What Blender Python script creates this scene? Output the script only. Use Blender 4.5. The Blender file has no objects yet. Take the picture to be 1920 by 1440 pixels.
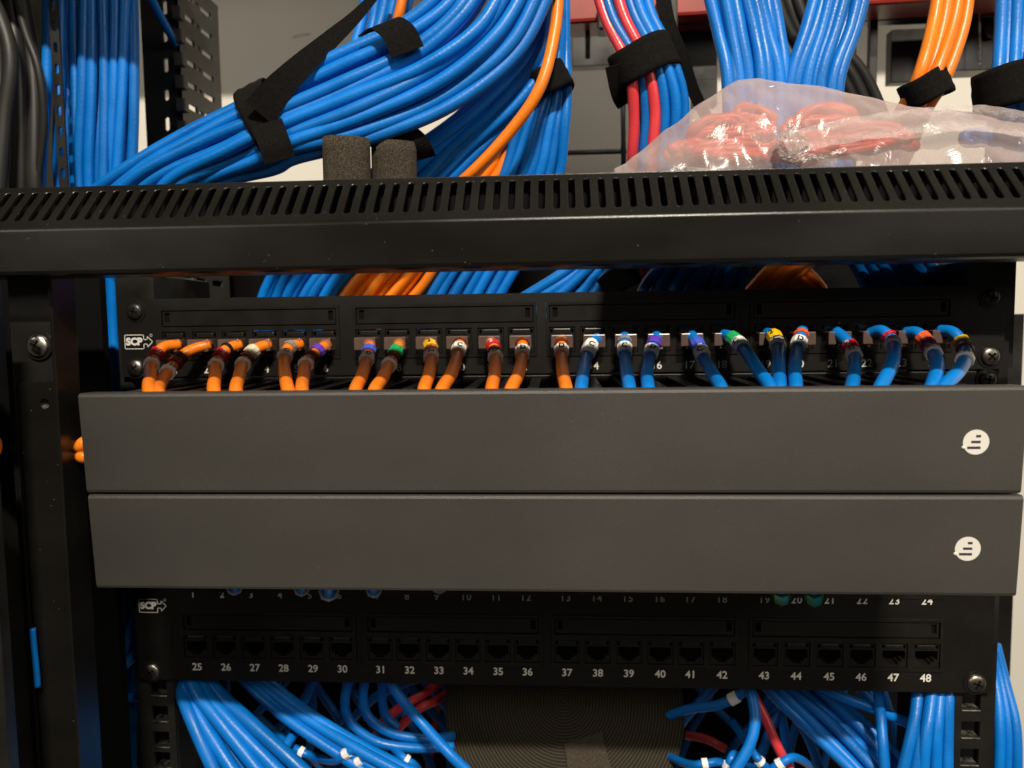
import bpy, bmesh, math, random
from mathutils import Vector, Matrix, noise
from mathutils.geometry import tessellate_polygon
random.seed(7)
MM = 0.001
S = bpy.context.scene
C = S.collection
# ------------------------------------------------------------------ camera
CX, CY, CZ, PITCH, YAW, ROLL, FPX = 6.55, -411.5, 26.3, .0775, .0627, -.0134, 1400.0
_f = Vector((-math.sin(YAW)*math.cos(PITCH), math.cos(YAW)*math.cos(PITCH), -math.sin(PITCH)))
_r0 = Vector((math.cos(YAW), math.sin(YAW), 0)); _u0 = _r0.cross(_f)
_r = math.cos(ROLL)*_r0+math.sin(ROLL)*_u0; _u = -math.sin(ROLL)*_r0+math.cos(ROLL)*_u0
CAM = Vector((CX, CY, CZ))
cd = bpy.data.cameras.new('camera'); cam = bpy.data.objects.new('camera', cd); C.objects.link(cam)
cam.matrix_world = Matrix(((_r.x, _u.x, -_f.x, CX*MM), (_r.y, _u.y, -_f.y, CY*MM), (_r.z, _u.z, -_f.z, CZ*MM), (0, 0, 0, 1)))
cd.sensor_width = 36; cd.lens = FPX/1920*36; cd.clip_start = .01; cd.clip_end = 50
cd.dof.use_dof = True; cd.dof.focus_distance = .36; cd.dof.aperture_fstop = 9
S.camera = cam
# ------------------------------------------------------------------ light
w = bpy.data.worlds.new('World'); S.world = w; w.use_nodes = True
bg = w.node_tree.nodes['Background']; bg.inputs[0].default_value = (1.0, .86, .70, 1); bg.inputs[1].default_value = .055
def lamp(name, loc, target, power, sx, sy, col):
    l = bpy.data.lights.new(name, 'AREA'); l.shape = 'RECTANGLE'; l.size = sx; l.size_y = sy; l.energy = power; l.color = col
    o = bpy.data.objects.new(name, l); C.objects.link(o); o.location = loc
    o.rotation_euler = (Vector(target)-Vector(loc)).to_track_quat('-Z', 'Y').to_euler(); return o
lamp('ceiling_tube_lamp', (.42, -2.25, 2.28), (0, 0, 0), 150, .42, .055, (1.0, .90, .76))
lamp('room_fill_lamp', (-1.30, -1.45, .82), (0, 0, 0), 8, 1.1, .45, (1.0, .90, .78))
lamp('room_fill_lamp', (1.40, -1.35, .78), (0, 0, 0), 9.5, 1.1, .45, (1.0, .90, .78))
S.view_settings.view_transform = 'Standard'; S.view_settings.look = 'None'; S.view_settings.exposure = 0; S.view_settings.gamma = 1
try: S.view_settings.use_curve_mapping = False
except Exception: pass
S.render.engine = 'CYCLES'
S.cycles.max_bounces = 8; S.cycles.transparent_max_bounces = 16; S.cycles.caustics_refractive = False; S.cycles.caustics_reflective = False

# ------------------------------------------------------------------ helpers
def at(px, py, y):
    """point (mm) on the plane of depth y seen at photo pixel (px, py)"""
    d = _f + (px-960)/FPX*_r - (py-720)/FPX*_u
    t = (y-CY)/d.y
    return CAM + d*t
def link(name, me, m, parent=None):
    o = bpy.data.objects.new(name, me); C.objects.link(o)
    if m is not None: me.materials.append(m)
    if parent is not None: o.parent = parent
    return o
def ob(name, bm, m, parent=None, smooth=False):
    bmesh.ops.recalc_face_normals(bm, faces=bm.faces)
    bmesh.ops.scale(bm, vec=(MM, MM, MM), verts=bm.verts)
    me = bpy.data.meshes.new(name); bm.to_mesh(me); bm.free()
    if smooth:
        for p in me.polygons: p.use_smooth = True
    if parent is not None and parent.get('_o') is not None:
        ox = Vector(parent['_o']); me.transform(Matrix.Translation(-ox))
    o = link(name, me, m, parent)
    if parent is not None and parent.get('_o') is not None: o['_o'] = tuple(parent['_o'])
    return o
def tag(o, label, cat, group=None, kind=None):
    if label: o['label'] = label
    if cat: o['category'] = cat
    if group: o['group'] = group
    if kind: o['kind'] = kind
    return o
def thing(name, loc, label, cat, group=None):
    o = bpy.data.objects.new(name, None); C.objects.link(o); o.location = Vector(loc)*MM
    o.empty_display_size = .01; o['_o'] = tuple(Vector(loc)*MM)
    return tag(o, label, cat, group)
def box(bm, x0, x1, y0, y1, z0, z1, bev=0, seg=2):
    r = bmesh.ops.create_cube(bm, size=1)
    vs = r['verts']
    for v in vs: v.co = Vector(((x0+x1)/2+v.co.x*(x1-x0), (y0+y1)/2+v.co.y*(y1-y0), (z0+z1)/2+v.co.z*(z1-z0)))
    if bev:
        es = list({e for v in vs for e in v.link_edges})
        bmesh.ops.bevel(bm, geom=es, offset=bev, segments=seg, affect='EDGES', profile=.5)
def BM(): return bmesh.new()
def boxo(name, dims, m, parent=None, bev=.4):
    bm = BM(); box(bm, *dims, bev); return ob(name, bm, m, parent)
def catmull(P, n=8):
    P = [Vector(p) for p in P]
    Q = [P[0]*2-P[1]]+P+[P[-1]*2-P[-2]]
    out = []
    for i in range(1, len(Q)-2):
        a, b, c, d = Q[i-1:i+3]
        for k in range(n):
            t = k/n
            out.append(.5*((2*b)+(c-a)*t+(2*a-5*b+4*c-d)*t*t+(3*b-a-3*c+d)*t**3))
    out.append(P[-1]); return out
def tube(bm, pts, r, seg=12, cap=True, rz=None):
    pts = [Vector(p) for p in pts]
    n = len(pts); T = [(pts[min(i+1, n-1)]-pts[max(i-1, 0)]).normalized() for i in range(n)]
    nrm = T[0].orthogonal().normalized(); rings = []
    for i in range(n):
        nrm = (nrm - T[i]*nrm.dot(T[i])).normalized(); b = T[i].cross(nrm)
        rr = r[i] if isinstance(r, (list, tuple)) else r
        rings.append([bm.verts.new(pts[i]+(math.cos(a)*nrm+math.sin(a)*b)*rr) for a in [2*math.pi*k/seg for k in range(seg)]])
    for i in range(n-1):
        for k in range(seg):
            bm.faces.new((rings[i][k], rings[i][(k+1) % seg], rings[i+1][(k+1) % seg], rings[i+1][k]))
    if cap:
        bm.faces.new(rings[0]); bm.faces.new(rings[-1])
def plate(name, o, ux, uy, outer, holes, th, m, parent=None):
    """flat sheet with real holes; outer/holes are 2D polygons, thickness goes along -(ux x uy)"""
    o, ux, uy = Vector(o), Vector(ux).normalized(), Vector(uy).normalized(); nn = -ux.cross(uy)*th
    loops = [[Vector((p[0], p[1], 0)) for p in outer]]+[[Vector((p[0], p[1], 0)) for p in h] for h in holes]
    tris = tessellate_polygon(loops); flat = [p for l in loops for p in l]
    bm = BM()
    f = [bm.verts.new(o+ux*p.x+uy*p.y) for p in flat]; b = [bm.verts.new(o+ux*p.x+uy*p.y+nn) for p in flat]
    for t in tris:
        try: bm.faces.new([f[i] for i in t]); bm.faces.new([b[i] for i in reversed(t)])
        except ValueError: pass
    k = 0
    for l in loops:
        n = len(l)
        for i in range(n):
            j = (i+1) % n
            try: bm.faces.new((f[k+i], f[k+j], b[k+j], b[k+i]))
            except ValueError: pass
        k += n
    return ob(name, bm, m, parent)
def rect(x0, x1, y0, y1): return [(x0, y0), (x1, y0), (x1, y1), (x0, y1)]
def stadium(cx, cy, w_, h_, n=6):
    r = w_/2; p = []
    for k in range(n+1): a = math.pi*k/n; p.append((cx+r*math.cos(a), cy+h_/2-r+r*math.sin(a)))
    for k in range(n+1): a = math.pi+math.pi*k/n; p.append((cx+r*math.cos(a), cy-h_/2+r+r*math.sin(a)))
    return p
_gl = {}
def text_mesh(s, size, bold=.0, spacing=1.0, depth=.02):
    key = (s, size, bold, spacing)
    if key in _gl: return _gl[key]
    cu = bpy.data.curves.new('lettering', 'FONT'); cu.body = s; cu.size = size*MM; cu.offset = bold*MM; cu.extrude = depth*MM
    cu.align_x = 'CENTER'; cu.align_y = 'CENTER'; cu.space_character = spacing; cu.resolution_u = 3
    o = bpy.data.objects.new('t', cu); C.objects.link(o)
    bpy.context.view_layer.update()
    me = bpy.data.meshes.new_from_object(o.evaluated_get(bpy.context.evaluated_depsgraph_get()))
    bpy.data.objects.remove(o); _gl[key] = me; return me
def put_text(name, s, size, loc, m, parent, bold=.0, spacing=1.0, rot=None):
    me = text_mesh(s, size, bold, spacing).copy(); me.materials.clear(); me.materials.append(m)
    o = bpy.data.objects.new(name, me); C.objects.link(o); o.parent = parent
    base = Vector(parent['_o']) if parent.get('_o') is not None else Vector((0, 0, 0))
    M4 = Matrix.Translation(Vector(loc)*MM-base) @ (rot if rot is not None else Matrix.Rotation(math.pi/2, 4, 'X'))
    o.matrix_local = M4; return o
ORD = ['first', 'second', 'third', 'fourth', 'fifth', 'sixth', 'seventh', 'eighth', 'ninth', 'tenth', 'eleventh', 'twelfth', 'thirteenth', 'fourteenth', 'fifteenth', 'sixteenth']

# ------------------------------------------------------------------ materials
def mat(name, col, rough=.5, spec=.5, metal=0, var=.0, vscale=200, bump=0, bscale=2000, coat=0, rvar=0, stretch=None, orand=0):
    m = bpy.data.materials.new(name); m.use_nodes = True; nt = m.node_tree; N = nt.nodes; L = nt.links
    b = N['Principled BSDF']; b.inputs['Base Color'].default_value = (*col, 1); b.inputs['Roughness'].default_value = rough
    b.inputs['Specular IOR Level'].default_value = spec; b.inputs['Metallic'].default_value = metal
    b.inputs['Coat Weight'].default_value = coat
    tc = N.new('ShaderNodeTexCoord'); src = tc.outputs['Object']
    if stretch:
        mp = N.new('ShaderNodeMapping'); mp.inputs['Scale'].default_value = stretch; L.new(src, mp.inputs[0]); src = mp.outputs[0]
    if var or rvar:
        n = N.new('ShaderNodeTexNoise'); n.inputs['Scale'].default_value = vscale; n.inputs['Detail'].default_value = 5; L.new(src, n.inputs['Vector'])
        if var:
            r = N.new('ShaderNodeMapRange'); r.inputs[1].default_value = .3; r.inputs[2].default_value = .7
            r.inputs[3].default_value = 1-var; r.inputs[4].default_value = 1+var; L.new(n.outputs['Fac'], r.inputs[0])
            mx = N.new('ShaderNodeVectorMath'); mx.operation = 'SCALE'; mx.inputs[0].default_value = col; L.new(r.outputs[0], mx.inputs['Scale'])
            L.new(mx.outputs[0], b.inputs['Base Color'])
        if rvar:
            r2 = N.new('ShaderNodeMapRange'); r2.inputs[1].default_value = .3; r2.inputs[2].default_value = .7
            r2.inputs[3].default_value = max(.05, rough-rvar); r2.inputs[4].default_value = min(1, rough+rvar)
            L.new(n.outputs['Fac'], r2.inputs[0]); L.new(r2.outputs[0], b.inputs['Roughness'])
    if orand:
        oi = N.new('ShaderNodeObjectInfo'); r3 = N.new('ShaderNodeMapRange'); r3.inputs[3].default_value = 1-orand; r3.inputs[4].default_value = 1+orand; L.new(oi.outputs['Random'], r3.inputs[0])
        sc = N.new('ShaderNodeVectorMath'); sc.operation = 'SCALE'; L.new(r3.outputs[0], sc.inputs['Scale'])
        if var: L.new(mx.outputs[0], sc.inputs[0])
        else: sc.inputs[0].default_value = col
        L.new(sc.outputs[0], b.inputs['Base Color'])
    if bump:
        n2 = N.new('ShaderNodeTexNoise'); n2.inputs['Scale'].default_value = bscale; n2.inputs['Detail'].default_value = 3; L.new(src, n2.inputs['Vector'])
        bp = N.new('ShaderNodeBump'); bp.inputs['Strength'].default_value = bump; bp.inputs['Distance'].default_value = .0003
        L.new(n2.outputs['Fac'], bp.inputs['Height']); L.new(bp.outputs[0], b.inputs['Normal'])
    return m
BLUE = mat('blue_pvc', (.0015, .155, .55), .38, .36, var=.14, vscale=45, bump=.5, bscale=650, orand=.16, rvar=.1)
BLUE2 = mat('patch_blue_pvc', (.002, .176, .57), .34, .45, var=.06, vscale=60, bump=.25, bscale=650, orand=.06)
ORANGE = mat('orange_pvc', (.82, .20, .008), .36, .42, var=.08, vscale=60, bump=.35, bscale=650, orand=.08)
RED = mat('pink_red_pvc', (.66, .045, .055), .32, .5, var=.08, vscale=60, bump=.35, bscale=650, orand=.08)
BLACKC = mat('black_pvc', (.018, .018, .017), .42, .4, var=.2, vscale=80)
GREYC = mat('grey_pvc', (.018, .0175, .016), .5, .4, var=.1, vscale=60)
POWDER = mat('black_powder_coat', (.014, .0135, .012), .42, .5, var=.35, vscale=25, bump=.5, bscale=2600, rvar=.10)
BARM = mat('satin_black_paint', (.0075, .007, .006), .25, .4, var=.3, vscale=14, bump=.15, bscale=2600, rvar=.05, stretch=(1, 1, 2.5))
PANEL = mat('black_panel_paint', (.0065, .0058, .005), .40, .45, var=.3, vscale=60, bump=.4, bscale=3000)
PLASTIC = mat('black_plastic', (.010, .0092, .008), .32, .5, var=.25, vscale=90)
RAIL = mat('rail_black', (.012, .0115, .010), .35, .5, var=.3, vscale=50, rvar=.08)
COVER = mat('grey_cover_plastic', (.046, .0435, .0385), .40, .45, var=.16, vscale=7, bump=.5, bscale=3500, rvar=.08, stretch=(1, 1, 1.6))
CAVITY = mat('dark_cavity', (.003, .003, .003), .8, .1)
SILVER = mat('zinc_steel', (.55, .53, .48), .30, .5, metal=1, var=.15, vscale=300, rvar=.1)
DSILVER = mat('dull_steel', (.26, .245, .21), .36, .5, metal=1, var=.3, vscale=300)
WHITE = mat('white_print', (.72, .70, .64), .5, .3)
SLEEVE = mat('white_sleeve', (.86, .84, .79), .38, .45, var=.05, vscale=300)
VELCRO = mat('velcro_fabric', (.0075, .007, .0065), .95, .1, var=.4, vscale=900, bump=1.0, bscale=2500)
REDPAINT = mat('red_painted_tray', (.27, .024, .014), .35, .5, var=.2, vscale=40)
def lab(name, c): return mat('sleeve_'+name, c, .3, .5, var=.06, vscale=300)
LC = {'red': lab('red', (.62, .012, .03)), 'darkred': lab('dark_red', (.22, .012, .012)), 'white': SLEEVE, 'yellow': lab('yellow', (.80, .50, .01)),
      'green': lab('green', (.02, .38, .12)), 'violet': lab('violet', (.12, .05, .48)), 'blue': lab('pale_blue', (.07, .11, .60)), 'brown': lab('brown', (.13, .028, .012)),
      'black': lab('black', (.01, .01, .01)), 'ivory': lab('ivory', (.76, .68, .48)), 'grey': lab('grey', (.25, .25, .25)), 'orange': lab('orange', (.85, .12, .03))}
INK = mat('black_ink', (.006, .006, .008), .5, .3)
def wall_mat():
    m = mat('painted_wall', (.68, .655, .58), .75, .2, var=.02, vscale=3, bump=.3, bscale=400); return m
WALL = wall_mat()
def fuzzy_mat():
    m = bpy.data.materials.new('fuzzy_loop_fabric'); m.use_nodes = True; N = m.node_tree.nodes; L = m.node_tree.links; b = N['Principled BSDF']
    b.inputs['Roughness'].default_value = .95; b.inputs['Specular IOR Level'].default_value = .15
    tc = N.new('ShaderNodeTexCoord'); mp = N.new('ShaderNodeMapping'); mp.inputs['Scale'].default_value = (1, 1, .45); L.new(tc.outputs['Object'], mp.inputs[0])
    n = N.new('ShaderNodeTexNoise'); n.inputs['Scale'].default_value = 3200; n.inputs['Detail'].default_value = 6; L.new(mp.outputs[0], n.inputs[0])
    r = N.new('ShaderNodeValToRGB'); r.color_ramp.elements[0].position = .38; r.color_ramp.elements[0].color = (.012, .010, .008, 1)
    r.color_ramp.elements[1].position = .68; r.color_ramp.elements[1].color = (.105, .086, .062, 1)
    L.new(n.outputs['Fac'], r.inputs[0]); L.new(r.outputs[0], b.inputs['Base Color'])
    bp = N.new('ShaderNodeBump'); bp.inputs['Strength'].default_value = 1; bp.inputs['Distance'].default_value = .0005; L.new(n.outputs['Fac'], bp.inputs['Height']); L.new(bp.outputs[0], b.inputs['Normal'])
    return m
FUZZ = fuzzy_mat()
def clear_mat(name, col, fac, rough):
    m = bpy.data.materials.new(name); m.use_nodes = True; N = m.node_tree.nodes; L = m.node_tree.links
    b = N['Principled BSDF']; b.inputs['Base Color'].default_value = (*col, 1); b.inputs['Roughness'].default_value = rough; b.inputs['Specular IOR Level'].default_value = .7
    t = N.new('ShaderNodeBsdfTransparent'); mx = N.new('ShaderNodeMixShader'); mx.inputs[0].default_value = fac
    L.new(t.outputs[0], mx.inputs[1]); L.new(b.outputs[0], mx.inputs[2]); L.new(mx.outputs[0], N['Material Output'].inputs[0])
    return m, N, L, b, mx
CLEAR = clear_mat('clear_plug_plastic', (.26, .17, .14), .42, .24)[0]
BAG, _N, _L, _b, _mx = clear_mat('clear_bag_film', (.50, .41, .39), .34, .20)
_tc = _N.new('ShaderNodeTexCoord'); _n = _N.new('ShaderNodeTexNoise'); _n.inputs['Scale'].default_value = 45; _n.inputs['Detail'].default_value = 6; _n.inputs['Distortion'].default_value = 1.5
_L.new(_tc.outputs['Object'], _n.inputs[0]); _bp = _N.new('ShaderNodeBump'); _bp.inputs['Strength'].default_value = .45; _bp.inputs['Distance'].default_value = .004
_L.new(_n.outputs['Fac'], _bp.inputs['Height']); _L.new(_bp.outputs[0], _b.inputs['Normal'])
_lw = _N.new('ShaderNodeLayerWeight'); _lw.inputs[0].default_value = .35; _mr = _N.new('ShaderNodeMapRange'); _mr.inputs[3].default_value = .37; _mr.inputs[4].default_value = .90
_L.new(_lw.outputs['Facing'], _mr.inputs[0]); _L.new(_mr.outputs[0], _mx.inputs[0])
def spiral_mat():
    m = bpy.data.materials.new('wound_velcro_edges'); m.use_nodes = True; N = m.node_tree.nodes; L = m.node_tree.links; b = N['Principled BSDF']
    b.inputs['Roughness'].default_value = .9; b.inputs['Specular IOR Level'].default_value = .15
    tc = N.new('ShaderNodeTexCoord'); wv = N.new('ShaderNodeTexWave'); wv.wave_type = 'RINGS'; wv.rings_direction = 'Z'
    wv.inputs['Scale'].default_value = 165; wv.inputs['Distortion'].default_value = 2.2; wv.inputs['Detail'].default_value = 2; wv.inputs['Detail Scale'].default_value = .6
    L.new(tc.outputs['Object'], wv.inputs[0]); n = N.new('ShaderNodeTexNoise'); n.inputs['Scale'].default_value = 1300; n.inputs['Detail'].default_value = 3; L.new(tc.outputs['Object'], n.inputs[0])
    ad = N.new('ShaderNodeMath'); ad.operation = 'MULTIPLY'; L.new(wv.outputs['Fac'], ad.inputs[0]); L.new(n.outputs['Fac'], ad.inputs[1])
    r = N.new('ShaderNodeValToRGB'); r.color_ramp.elements[0].position = .08; r.color_ramp.elements[0].color = (.014, .012, .008, 1)
    r.color_ramp.elements[1].position = .62; r.color_ramp.elements[1].color = (.062, .053, .036, 1); L.new(ad.outputs[0], r.inputs[0]); L.new(r.outputs[0], b.inputs['Base Color'])
    bp = N.new('ShaderNodeBump'); bp.inputs['Strength'].default_value = .8; bp.inputs['Distance'].default_value = .0006; L.new(ad.outputs[0], bp.inputs['Height']); L.new(bp.outputs[0], b.inputs['Normal'])
    return m
SPIRAL = spiral_mat()
def specks(m, scale, thr, col):
    nt = m.node_tree; N = nt.nodes; L = nt.links; b = N['Principled BSDF']; v = N.new('ShaderNodeTexVoronoi'); v.inputs['Scale'].default_value = scale
    tc = N.new('ShaderNodeTexCoord'); L.new(tc.outputs['Object'], v.inputs['Vector'])
    n = N.new('ShaderNodeTexNoise'); n.inputs['Scale'].default_value = scale*.21; L.new(tc.outputs['Object'], n.inputs['Vector'])
    lt = N.new('ShaderNodeMath'); lt.operation = 'LESS_THAN'; lt.inputs[1].default_value = thr; L.new(v.outputs['Distance'], lt.inputs[0])
    g = N.new('ShaderNodeMath'); g.operation = 'GREATER_THAN'; g.inputs[1].default_value = .60; L.new(n.outputs['Fac'], g.inputs[0])
    mu = N.new('ShaderNodeMath'); mu.operation = 'MULTIPLY'; L.new(lt.outputs[0], mu.inputs[0]); L.new(g.outputs[0], mu.inputs[1])
    mx = N.new('ShaderNodeMix'); mx.data_type = 'RGBA'; L.new(mu.outputs[0], mx.inputs['Factor'])
    src = b.inputs['Base Color'].links[0].from_socket; L.new(src, mx.inputs[6]); mx.inputs[7].default_value = (*col, 1); L.new(mx.outputs[2], b.inputs['Base Color'])
specks(COVER, 260, .032, (.30, .28, .25)); specks(BARM, 420, .10, (.09, .085, .075)); specks(PANEL, 500, .09, (.05, .048, .042))

# ------------------------------------------------------------------ setting
bm = BM(); box(bm, -2500, 2500, 452, 470, -1500, 1600); tag(ob('wall', bm, WALL), None, None, kind='structure')

# ------------------------------------------------------------------ cross bar with slots
zf = at(960, 402, -115).z; zb = at(960, 501, -115).z
def bar_rear():
    # rear top edge seen at py 320 (px 960) on the 47 degree chamfer
    best = None
    for k in range(0, 400):
        d = k*.1; p = Vector((0, -115+d*math.cos(math.radians(46)), zf+d*math.sin(math.radians(46))))
        q = at(960, 322, p.y)
        if best is None or abs(q.z-p.z) < best[0]: best = (abs(q.z-p.z), d)
    return best[1]
LCH = bar_rear()
cb = thing('slotted_crossbar', (0, -115, zb), 'wide black metal crossbar with a row of slots on its sloping top', 'crossbar')
a46 = math.radians(46)
X0, X1 = -330, 330
def sheet(name, prof, x0, x1, th, m, parent):
    """bent sheet: (y,z) polyline extruded along x with thickness th to the right-hand side"""
    n = len(prof); P = [Vector((0, a, b)) for a, b in prof]; off = []
    for i in range(n):
        d = (P[min(i+1, n-1)]-P[max(i-1, 0)]).normalized(); off.append(P[i]+Vector((0, d.z, -d.y))*th)
    loop = P+off[::-1]; bm = BM(); N_ = 40
    rings = [[bm.verts.new((x0+(x1-x0)*k/N_, p.y, p.z)) for p in loop] for k in range(N_+1)]
    for k in range(N_):
        for i in range(len(loop)):
            j = (i+1) % len(loop); bm.faces.new((rings[k][i], rings[k][j], rings[k+1][j], rings[k+1][i]))
    bm.faces.new(rings[0]); bm.faces.new(rings[-1])
    return ob(name, bm, m, parent, smooth=False)
R = 2.6
prof = [(-96, zb+.0), (-113.0, zb), (-114.4, zb+.6), (-115, zb+2)]
prof += [(-115, zf-R)]
for k in range(1, 11):
    a = (math.pi/2-a46)*k/10
    prof.append((-115+R-R*math.cos(a), zf-R+R*math.sin(a)))
o = sheet('front_panel', prof, X0, X1, 1.6, BARM, cb)
s0 = Vector((0, prof[-1][0], prof[-1][1]))
Ldir = Vector((0, math.cos(a46), math.sin(a46)))
PITCHS = 6.05; cells = int((X1-X0)/PITCHS)
holes = [stadium(-326+PITCHS*(i+.5)+.9, LCH*.50, 2.7, LCH*.62) for i in range(cells)]
for part_i in range(6):   # tessellate in six butting runs of one sheet
    pass
bm = BM()
def cell_sheet(bm, o, ux, uy, cellw, n, h, hole_w, hole_h, cy, x0, th):
    nn = -ux.cross(uy)*th
    for i in range(n):
        xa = x0+i*cellw
        prof_ = [(.40, 0), (.24, .035), (.09, .13), (0, .36)]; hr = []
        rc = [Vector((xa, 0, 0)), Vector((xa+cellw, 0, 0)), Vector((xa+cellw, h, 0)), Vector((xa, h, 0))]
        for ex, dp in prof_+[(0, th)]:
            hr.append([Vector((p[0], p[1], dp)) for p in stadium(xa+cellw/2, cy, hole_w+2*ex, hole_h+2*ex, 7)])
        nu = -ux.cross(uy); P3 = lambda p: o+ux*p.x+uy*p.y+nu*p.z
        tri_f = tessellate_polygon([rc, [Vector((p.x, p.y, 0)) for p in hr[0]]]); tri_b = tessellate_polygon([rc, [Vector((p.x, p.y, 0)) for p in hr[-1]]])
        f = [bm.verts.new(P3(p)) for p in rc]; b = [bm.verts.new(P3(p+Vector((0, 0, th)))) for p in rc]
        rv = [[bm.verts.new(P3(p)) for p in q] for q in hr]
        ff = f+rv[0]; bb = b+rv[-1]
        for t in tri_f: bm.faces.new([ff[k] for k in t])
        for t in tri_b: bm.faces.new([bb[k] for k in reversed(t)])
        m_ = len(hr[0])
        for q in range(len(rv)-1):
            for k in range(m_): bm.faces.new((rv[q][k], rv[q][(k+1) % m_], rv[q+1][(k+1) % m_], rv[q+1][k]))
        bm.faces.new((f[0], f[1], b[1], b[0])); bm.faces.new((f[2], f[3], b[3], b[2]))
    bmesh.ops.remove_doubles(bm, verts=bm.verts, dist=.001)
cell_sheet(bm, s0, Vector((1, 0, 0)), Ldir, PITCHS, cells, LCH-1, 2.75, LCH*.68, LCH*.50, X0+.6, 1.5)
ob('slotted_panel', bm, BARM, cb)
re = s0+Ldir*(LCH-1)
bm = BM(); box(bm, X0, X1, re.y-.2, re.y+4, re.z-1.4, re.z+.1, .3); ob('rear_lip', bm, BARM, cb)
bm = BM(); box(bm, X0, X1, re.y+2, re.y+3.5, zb+2, re.z-1.5, .3); ob('back_web', bm, CAVITY, cb)

# ------------------------------------------------------------------ screws
def screw(px, py, y, r, m, label, rot=.3, group='screws holding the panels to the rack'):
    c = at(px, py, y); t = thing('screw', c, label, 'screw', group)
    bm = BM(); n = 24; prof = [(r*1.0, 0), (r*1.0, .6), (r*.92, 1.3), (r*.7, 1.9), (r*.35, 2.25), (0.01, 2.35)]
    rings = [[bm.verts.new((c.x+q*math.cos(2*math.pi*k/n), c.y-h, c.z+q*math.sin(2*math.pi*k/n))) for k in range(n)] for q, h in prof]
    for i in range(len(rings)-1):
        for k in range(n): bm.faces.new((rings[i][k], rings[i][(k+1) % n], rings[i+1][(k+1) % n], rings[i+1][k]))
    ob('head', bm, m, t, True)
    bm = BM()
    for a in (rot, rot+math.pi/2):
        s = BM(); box(s, -r*.52, r*.52, -.5, .6, -r*.11, r*.11, .1)
        bmesh.ops.rotate(s, verts=s.verts, cent=(0, 0, 0), matrix=Matrix.Rotation(a, 3, 'Y')); bmesh.ops.translate(s, verts=s.verts, vec=(c.x, c.y-2.0, c.z))
        me = bpy.data.meshes.new('tmp'); s.to_mesh(me); s.free(); bm.from_mesh(me); bpy.data.meshes.remove(me)
    ob('cross_recess', bm, CAVITY, t)
    bm = BM(); tube(bm, [(c.x, c.y+.8, c.z), (c.x, c.y-.1, c.z)], r*1.28, 24); ob('washer', bm, PLASTIC, t)
    return t
screw(253, 584, -2.4, 4.6, RAIL, 'dark screw at the upper left corner of the upper patch panel')
screw(254, 690, -2.4, 4.8, DSILVER, 'silver screw behind the first orange patch cord, below the white arrow logo', .9)
screw(1857, 557, -2.4, 4.6, RAIL, 'dark screw at the upper right corner of the upper patch panel')
screw(1856, 668, -2.4, 4.8, DSILVER, 'steel cross-head screw right of the last blue cord on the upper patch panel', .75)
screw(1851, 711, -2.4, 4.4, RAIL, 'half hidden dark screw just above the right end of the grey cover', .2)
screw(284, 1259, -2.4, 5.0, DSILVER, 'steel screw at the lower left corner of the lower patch panel', 1.0)
screw(1830, 1281, -2.4, 5.0, DSILVER, 'dark steel screw at the lower right corner of the lower patch panel', .4)

# ------------------------------------------------------------------ rack rails
def rail(name_label, xa, xb, side):
    t = thing('rack_rail', ((xa+xb)/2, 6, -300), name_label, 'rack rail', 'pair of vertical rack rails')
    holes = []; zc = -177.8-7.94
    hx = (xa+xb)/2 + side*2.0
    z = 60
    k = 0
    zs = []
    base = 6.35
    for u in range(-8, 4):
        for dz in (0, 15.875, 31.75): zs.append(base+u*44.45+dz)
    for z in zs:
        if -330 < z < 50: holes.append(rect(hx-5, hx+5, z-4.6, z+4.6))
    plate('front_face', (0, 1.2, 0), (1, 0, 0), (0, 0, 1), rect(xa, xb, -340, 58), holes, 2.0, RAIL, t)
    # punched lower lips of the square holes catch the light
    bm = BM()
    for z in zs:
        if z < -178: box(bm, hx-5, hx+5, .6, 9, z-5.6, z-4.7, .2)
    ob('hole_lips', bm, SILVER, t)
    xi = xa if side < 0 else xb-2
    xi = xa if side > 0 else xb-2
    bm = BM(); xo = xa if side < 0 else xb
    box(bm, xo-(0 if side < 0 else 2), xo+(2 if side < 0 else 0), 3.3, 70, -340, 58, .4); ob('side_flange', bm, RAIL, t)
    return t
rail('left black rack rail with square holes, beside the blue cables', at(258, 1300, 1).x-.3, at(326, 1300, 1).x, 1)
rail('right black rack rail with square holes, beside the white wall', at(1790, 1350, 1).x, at(1862, 1350, 1).x+1, -1)

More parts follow.
